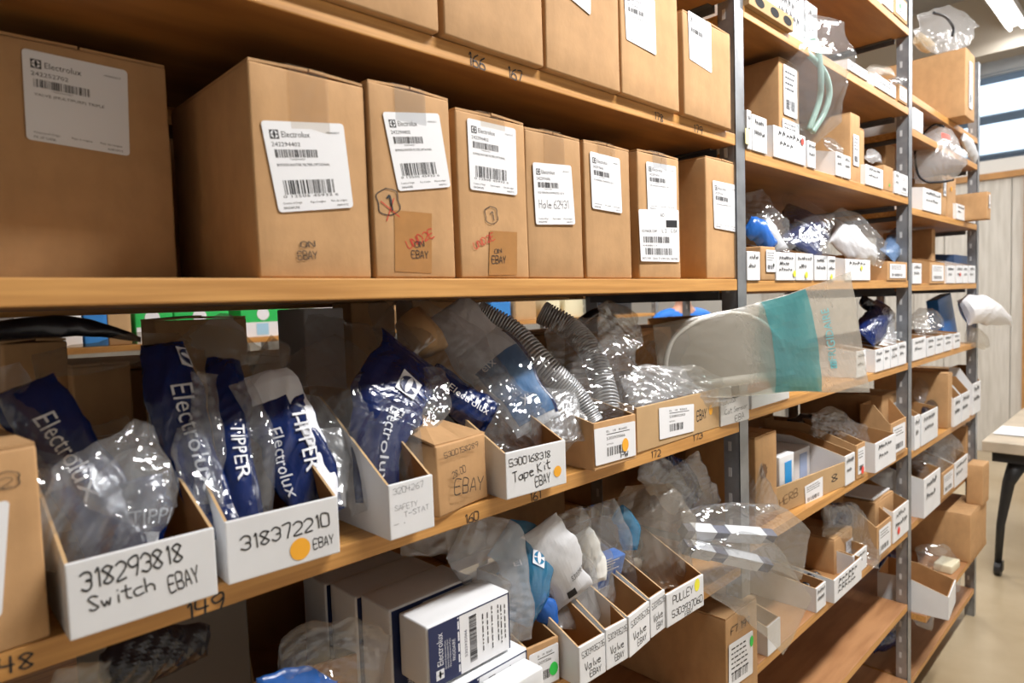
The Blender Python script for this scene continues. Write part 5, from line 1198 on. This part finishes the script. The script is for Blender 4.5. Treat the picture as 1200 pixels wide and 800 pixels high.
# ------------------------------------------------------------------ third bay
R0, R1, R2, R3, R4, R5, R6 = 0.595, 0.305, 0.02, -0.272, -0.62, -0.90, -1.25
bc(0.72, 1131, 1142, 55, 'big kraft carton high in the third bay, its broad side facing along the aisle', Y=-0.06, d=.42, lq=(.35, .7, .15, .85), flaps=True)
bc(R0, 1071, 1082, 125, 'small white box beside the big high carton', Y=0, d=.2, m=WHITEB, lab=False, flaps=False)
z_ = solveZ(52, 3.75, 0.1) - H
WB = bag('plastic_bag', [(1084, 50, .10), (1100, 42, .07), (1114, 28, .06), (1130, 18, .06)], [18, 26, 28, 18], [10, 14, 12, 6], MILKY, 'white bag with a black cord lying on the big high carton', crum=.014, seed=232, nu=26, nv=34)
bag('plastic_bag', [(1074, 44, .14), (1084, 52, .12), (1094, 56, .1)], [8, 10, 6], [6, 7, 4], mat('cream_film', (0.62, 0.48, 0.30), .5), 'cream padded bag beside the big high carton', crum=.006, seed=233)
P = np.array([onY(1094, 15, .02), onY(1108, 20, .0), onY(1117, 32, 0), onY(1116, 42, 0)]); MB().tube(cr(P, np.linspace(0, 1, 20)) - WB.org, .006, 6).build('black_cord', BLACKF, WB.obj, smooth=True)
bc(R1, 1104, 1109, 205, 'kraft carton with an orange label edge in the third bay', Y=.0, d=.12, lq=(.2, .8, .5, .9))
bt(R1, 1082, 1103, 219, 'white tray with pen lines under the white cable bag', hbk=1.2)
bc(R1, 1110, 1120, 205, 'kraft carton with an orange patch in the middle of the third bay', Y=.01, d=.2, lab=False, dot=(.4, .7, ORANGE))
bt(R1, 1121, 1131, 238, 'first small white tray next to the end carton'); bt(R1, 1132, 1143, 241, 'second small white tray, touching the end carton')
bc(R1, 1157, 1161, 224, 'kraft carton jutting out of the third bay past the end post', Y=-.09, d=.34, lq=(.3, .7, .4, .9)) 
CB = bag('cable_bag', [(1100, 148, .03), (1102, 170, .0), (1100, 192, .0), (1095, 214, .02)], [12, 26, 27, 22], [6, 10, 10, 5], MILKY, 'white see-through bag edged with black cable, hanging over two shelves', crum=.008, seed=234, nu=26, nv=34)
P = CB.ev(np.array([-.2, .5, .95, .98, .9, .5, 0, -.5, -.95]), np.array([.08, .1, .3, .5, .8, .93, .96, .97, .95]), 1.0, .004) - CB.org
MB().tube(cr(P, np.linspace(0, 1, 50)), .0045, 6).build('cable', BLACKF, CB.obj, smooth=True); CB.patch('red_tag', REDDOT, -.35, .1, .22, .3, nu=5, nv=5)
bag('white_pouch', [(1128, 160, -.02), (1136, 172, -.03), (1144, 186, -.04)], [6, 9, 7], [4, 5, 3], WFILM, 'white flat pouch beside the cable bag', crum=.004, seed=235)
bt(R2, 1070, 1080, 308, 'white tray with blue lines beside the second post at eye level', d=.2)
bc(R2, 1092, 1096, 268, 'kraft carton turned sideways at eye level in the third bay', Y=.08, d=.2, lab=False)
bt(R2, 1090, 1107, 307, 'kraft tray with a round white label at eye level in the third bay', m=KRAFT)
for i, (a, b) in enumerate(((1110, 1119), (1121, 1128), (1129, 1134), (1136, 1143))): bt(R2, a, b, 311, ['white tray next to the kraft one at eye level in the third bay', 'white tray with red lines at eye level in the third bay', 'slim white tray before the last at eye level in the third bay', 'last white tray at eye level, touching the end post'][i], dot=(.5, .5, REDDOT) if i == 1 else None)
NB = mat('navy_bin', (0.05, 0.10, 0.22), .5)
T = tray('navy_bin', (solveX(1118, .06, Z(R2)), .06, Z(R2) + .09), (solveX(1139, .06, Z(R2)), .06, Z(R2) + .09), .05, .2, 'open navy bin resting on the white trays of the third bay', hb=.06, m=NB, inside=NB)
G3 = 'small white trays in the third bay below eye level'
for i, (a, b, t_) in enumerate(((1070, 1085, 397), (1087, 1095, 396), (1097, 1105, 394), (1107, 1115, 393), (1118, 1125, 391))):
    bt(R3, a, b, t_, ['broad white tray below the silvery bag in the third bay', 'white tray second along below the silvery bag', 'white tray third along, under the blue carton', 'white tray fourth along, under the blue carton edge', 'white tray last along, under the white sack'][i], group=G3, hbk=1.2)
bag('plastic_bag', [(1074, 385, .06), (1088, 375, .05), (1100, 372, .05)], [12, 15, 10], [8, 10, 6], CLEAR2, 'silvery bag above the small white trays of the third bay', crum=.012, seed=236)
T = bc(R3, 1108, 1123, 350, 'blue printed carton standing behind the small white trays', Y=.07, d=.05, m=mat('ocean_blue_card', (0.015, 0.12, 0.38), .35), lab=False, flaps=False); T.e.rotation_euler = (-.12, -.12, T.rz)
bag('white_sack', [(1128, 366, .03), (1146, 362, -.02), (1162, 366, -.05), (1184, 376, -.08)], [14, 19, 15, 6], [12, 15, 11, 4], mat('white_sack_film', (0.78, 0.78, 0.8), .35, bump=.2, bscale=30), 'white tied sack sticking out past the end post', crum=.010, seed=237, nu=26, nv=34)
bag('plastic_bag', [(1132, 392, .02), (1146, 396, -.02), (1158, 400, -.04)], [10, 12, 7], [7, 8, 4], CLOUDY, 'cloudy bag hanging under the white tied sack', crum=.010, seed=238)
T = bc(R4, 1111, 1116, 438, 'kraft carton with its broad side to the aisle below the small white trays', Y=.0, d=.3, lab=False)
bt(R4, 1080, 1099, 486, 'white tray holding a dark foil pouch in the third bay', hbk=1.2)
bag('foil_pouch', [(1084, 490, .02), (1090, 480, .04), (1096, 472, .06)], [7, 9, 6], [4, 5, 3], BLACKF, 'dark foil pouch in the white tray of the third bay', crum=.006, seed=239)
bt(R4, 1072, 1078, 488, 'slim white tray touching the second post below eye level', d=.2)
for i, (a, b, t_) in enumerate(((1118, 1126, 467), (1127, 1136, 462), (1140, 1149, 450))): bt(R4, a, b, t_, ['white tray beside the broad sided kraft carton', 'white tray in the middle by the end post below eye level', 'white tray overhanging at the end post'][i], Y=-.01, d=.1)
bc(R4, 1117, 1122, 432, 'kraft carton with a label behind the end white trays', Y=.10, d=.2)
bag('plastic_bag', [(1076, 470, .08), (1080, 455, .09), (1084, 442, .1)], [6, 8, 5], [4, 5, 3], CLEAR, 'clear bag with a blue label between post and broad sided carton', crum=.008, seed=240)
bag('plastic_bag', [(1072, 555, .06), (1090, 535, .05), (1108, 525, .05), (1126, 528, .03)], [18, 26, 22, 12], [12, 16, 14, 7], CLEAR, 'large pale clear bag in the lower third bay', crum=.015, seed=241, nu=28, nv=36)
bt(R5, 1083, 1102, 562, 'white tray with pen lines under the large pale bag', Y=-.02, hbk=1.2); bt(R5, 1104, 1118, 555, 'kraft tray with a label under the large pale bag', m=KRAFT, Y=-.01); bt(R5, 1119, 1134, 543, 'white fronted tray at the low end of the third bay', Y=-.01)
bc(R5, 1132, 1143, 500, 'kraft carton at the end of the low shelf of the third bay', Y=.03, d=.3, lab=False)
z6 = Z(R6) + .0006
X0_ = solveX(1137, -.06, z6)
T = carton('carton', (X0_, -.06, z6), (X0_ + .34, -.06, z6), .22, .32, 'big brown carton standing on the lower board of the third bay', 'carton', None, KRAFT, tape=False)
X0_ = solveX(1152, -.072, z6 + .225)
T = carton('carton', (X0_, -.072, z6 + .2206), (X0_ + .13, -.072, z6 + .2206), .19, .066, 'smaller brown carton standing on the front of the big brown one', 'carton', None, KRAFT, tape=False, flaps=False)
e = carton('foam_block', (3.30, -.03, z6), (3.42, -.035, z6), .035, .07, 'cream foam block lying in front of the big brown carton', 'foam block', None, mat('cream_foam', (0.72, 0.66, 0.48), .7), tape=False, flaps=False)
bag('plastic_bag', [(1075, 655, .10), (1095, 655, .04), (1110, 668, .01), (1112, 690, -.01)], [12, 18, 16, 10], [10, 12, 10, 5], CLEAR2, 'silvery bag drooping over the bottom board of the third bay', crum=.013, seed=242, nu=26, nv=34)
p0, p1 = onZ(1112, 727, z6), onZ(1120, 705, z6)
T = tray('parts_tray', p0, p1, .09, .24, 'grey sided white tray tipped on the bottom board', hb=.13)
bag('navy_pouch', [(1085, 690, .06), (1095, 695, .05), (1104, 703, .04)], [6, 8, 5], [5, 6, 4], NAVY, 'navy pouch in the grey sided tray', crum=.005, seed=243)
bag('plastic_bag', [(1073, 705, .08), (1080, 715, .05), (1082, 735, .03)], [9, 13, 9], [8, 9, 6], MILKY, 'milky bag beside the second post on the bottom board', crum=.010, seed=244)
N_ = onY(876, 157, -0.012); tag(MB().box(0, .02, -.0012, 0, -.035, 0).build('sticky_note', mat('yellow_note', (.85, .8, .4), .6), None, tuple(onY(873, 150, -.006))), 'yellow note stuck by the first steel post', 'note')
# ------------------------------------------------------------------ wheeled table at the end of the aisle
IRON = mat('black_iron', (0.03, 0.03, 0.032), 0.45, metal=0.4); TTOP = mat('pale_table_top', (0.50, 0.42, 0.32), 0.45, noise=.2, nscale=6)
c0 = onZ(1178, 660, 0.0)
tb = empty('wheeled_table', (c0[0], c0[1], 0), 0, 'pale topped table on black iron legs with wheels', 'table')
L_, W_ = 1.5, 0.75; th_ = 0.80
MB().box(-0.35, L_ - .35, -0.62, 0.06, th_ - .06, th_).build('table_top', TTOP, tb, bevel=.006)
MB().box(-0.30, L_ - .4, -0.57, 0.02, th_ - .12, th_ - .06).build('apron', IRON, tb)
for x in (-0.22, 0.9):
    for y, s in ((0.0, 1), (-0.56, -1)):
        mb = MB(); prof = [(0.0, .075), (.012, .3), (.05, .55), (.10, th_ - .12)]
        mb.tube([(x, y - s * (p[0] * .9), p[1]) for p in prof], [.018, .022, .032, .05], 8); mb.build('leg', IRON, tb, smooth=True)
        w_ = MB().tube([(x, y - .016, .04), (x, y + .016, .04)], .04, 18).build('caster', IRON, tb)
        MB().box(x - .025, x + .025, y - .024, y - .018, .03, .085).build('fork', IRON, w_); MB().tube([(x, y - .02, .04), (x, y + .02, .04)], .008, 8).build('axle', STEEL, w_)
e0 = tuple(np.array([c0[0] - .12, c0[1] - .3, th_]))
pp = MB().add(crumple([(x * .3, y * .35, .002 + .0 * x) for x in (0, .5, 1) for y in (0, .5, 1)], .003, 9, 3), [(0, 3, 4, 1), (1, 4, 5, 2), (3, 6, 7, 4), (4, 7, 8, 5)])
tag(pp.build('paper_sheet', PAPER, None, (e0[0], e0[1], th_ + .004)), 'white papers lying on the wheeled table', 'paper')

# ------------------------------------------------------------------ person beyond the shelves
def skin(name, nodes, edges, m, parent=None, loc=(0, 0, 0), sub=2):
    me = bpy.data.meshes.new(name); me.from_pydata([n[:3] for n in nodes], edges, []); o = bpy.data.objects.new(name, me); COL.objects.link(o)
    md = o.modifiers.new('s', 'SKIN'); md.use_smooth_shade = True
    for i, n in enumerate(nodes):
        sv = me.skin_vertices[0].data[i]; sv.radius = (n[3], n[4] if len(n) > 4 else n[3]); sv.use_root = (i == 0)
    o.modifiers.new('d', 'SUBSURF').levels = sub
    dg = bpy.context.evaluated_depsgraph_get(); me2 = bpy.data.meshes.new_from_object(o.evaluated_get(dg)); bpy.data.objects.remove(o)
    me2.materials.append(m); q = bpy.data.objects.new(name, me2); COL.objects.link(q); q.location = loc
    me2.polygons.foreach_set('use_smooth', [True] * len(me2.polygons))
    if parent: q.parent = parent
    return q
SKIN = mat('skin', (0.56, 0.30, 0.20), .5); SHIRT = mat('blue_shirt', (0.015, 0.17, 0.62), .7, bump=.2, bscale=15); JEANS = mat('dark_trousers', (0.03, 0.035, 0.05), .8); HAIR = mat('brown_hair', (0.06, 0.035, 0.02), .7)
PY = 1.95; PX = solveX(800, PY, Z(0.0))
nodes = [(0, 0, 1.02, .13, .10), (0, 0, 1.18, .125, .09), (0, 0.0, 1.38, .15, .10), (0, .0, 1.52, .10, .08), (0, .0, 1.60, .055, .055), (0, -.015, 1.68, .062, .07), (0, -.02, 1.77, .075, .09), (0, -.015, 1.85, .06, .075),
         (.19, 0, 1.50, .055), (.25, .02, 1.24, .043), (.24, -.10, 1.02, .034), (.23, -.15, .95, .035, .02), (-.19, 0, 1.50, .055), (-.25, .02, 1.24, .043), (-.24, -.10, 1.02, .034), (-.23, -.15, .95, .035, .02),
         (.10, 0, .92, .09), (.11, -.01, .52, .06), (.11, .02, .10, .042), (.11, -.10, .045, .04, .035), (-.10, 0, .92, .09), (-.11, -.01, .52, .06), (-.11, .02, .10, .042), (-.11, -.10, .045, .04, .035)]
# fingers and thumbs
edges = [(0, 1), (1, 2), (2, 3), (3, 4), (4, 5), (5, 6), (6, 7), (3, 8), (8, 9), (9, 10), (10, 11), (3, 12), (12, 13), (13, 14), (14, 15), (0, 16), (16, 17), (17, 18), (18, 19), (0, 20), (20, 21), (21, 22), (22, 23)]
for hb, sx in ((11, 1), (15, -1)):
    hx, hy, hz = nodes[hb][:3]
    for k, (dx, ln) in enumerate(((-.024, .065), (-.008, .078), (.008, .074), (.024, .058))):
        i = len(nodes); nodes += [(hx + dx, hy - .025, hz - .035, .009), (hx + dx, hy - .035, hz - .035 - ln * .5, .0085), (hx + dx, hy - .028, hz - .035 - ln, .007)]; edges += [(hb, i), (i, i + 1), (i + 1, i + 2)]
    i = len(nodes); nodes += [(hx - sx * .04, hy - .03, hz - .01, .010), (hx - sx * .05, hy - .045, hz - .045, .008)]; edges += [(hb, i), (i, i + 1)]
pe = empty('person', (PX, PY, 0), math.radians(-35), 'person in a blue V-neck shirt standing in the aisle behind the shelves', 'person')
skin('body', nodes, edges, SKIN, pe)
sh = [(0, 0, .98, .155, .12), (0, 0, 1.18, .145, .105), (0, 0, 1.38, .17, .115), (0, .01, 1.525, .115, .09), (.19, 0, 1.505, .070), (.235, .015, 1.32, .062), (-.19, 0, 1.505, .070), (-.235, .015, 1.32, .062)]
skin('shirt', sh, [(0, 1), (1, 2), (2, 3), (3, 4), (4, 5), (3, 6), (6, 7)], SHIRT, pe)
tr = [(0, 0, .98, .15, .12), (.10, 0, .90, .105), (.11, -.01, .52, .078), (.11, .02, .10, .065), (-.10, 0, .90, .105), (-.11, -.01, .52, .078), (-.11, .02, .10, .065)]
skin('trousers', tr, [(0, 1), (1, 2), (2, 3), (0, 4), (4, 5), (5, 6)], JEANS, pe)
ha = [(0, .0, 1.86, .075, .09), (0, .03, 1.80, .076, .07), (0, .05, 1.72, .06, .04)]
skin('hair', ha, [(0, 1), (1, 2)], HAIR, pe)
for sx in (-1, 1):
    MB().tube([(sx * .03, -.105, 1.775), (sx * .03, -.112, 1.775)], .010, 10).build('eye', mat('eye_white', (.8, .8, .8), .3), pe, smooth=True)
    MB().tube([(sx * .085, -.01, 1.74), (sx * .092, .0, 1.765), (sx * .085, .012, 1.79)], [.008, .012, .008], 8).build('ear', SKIN, pe, smooth=True)
MB().tube([(0, -.105, 1.775), (0, -.128, 1.738), (0, -.108, 1.730)], [.008, .014, .009], 8).build('nose', SKIN, pe, smooth=True)
MB().tube([(-.024, -.098, 1.70), (0, -.106, 1.698), (.024, -.098, 1.70)], .005, 6).build('mouth', mat('lips', (.4, .13, .11), .5), pe, smooth=True)
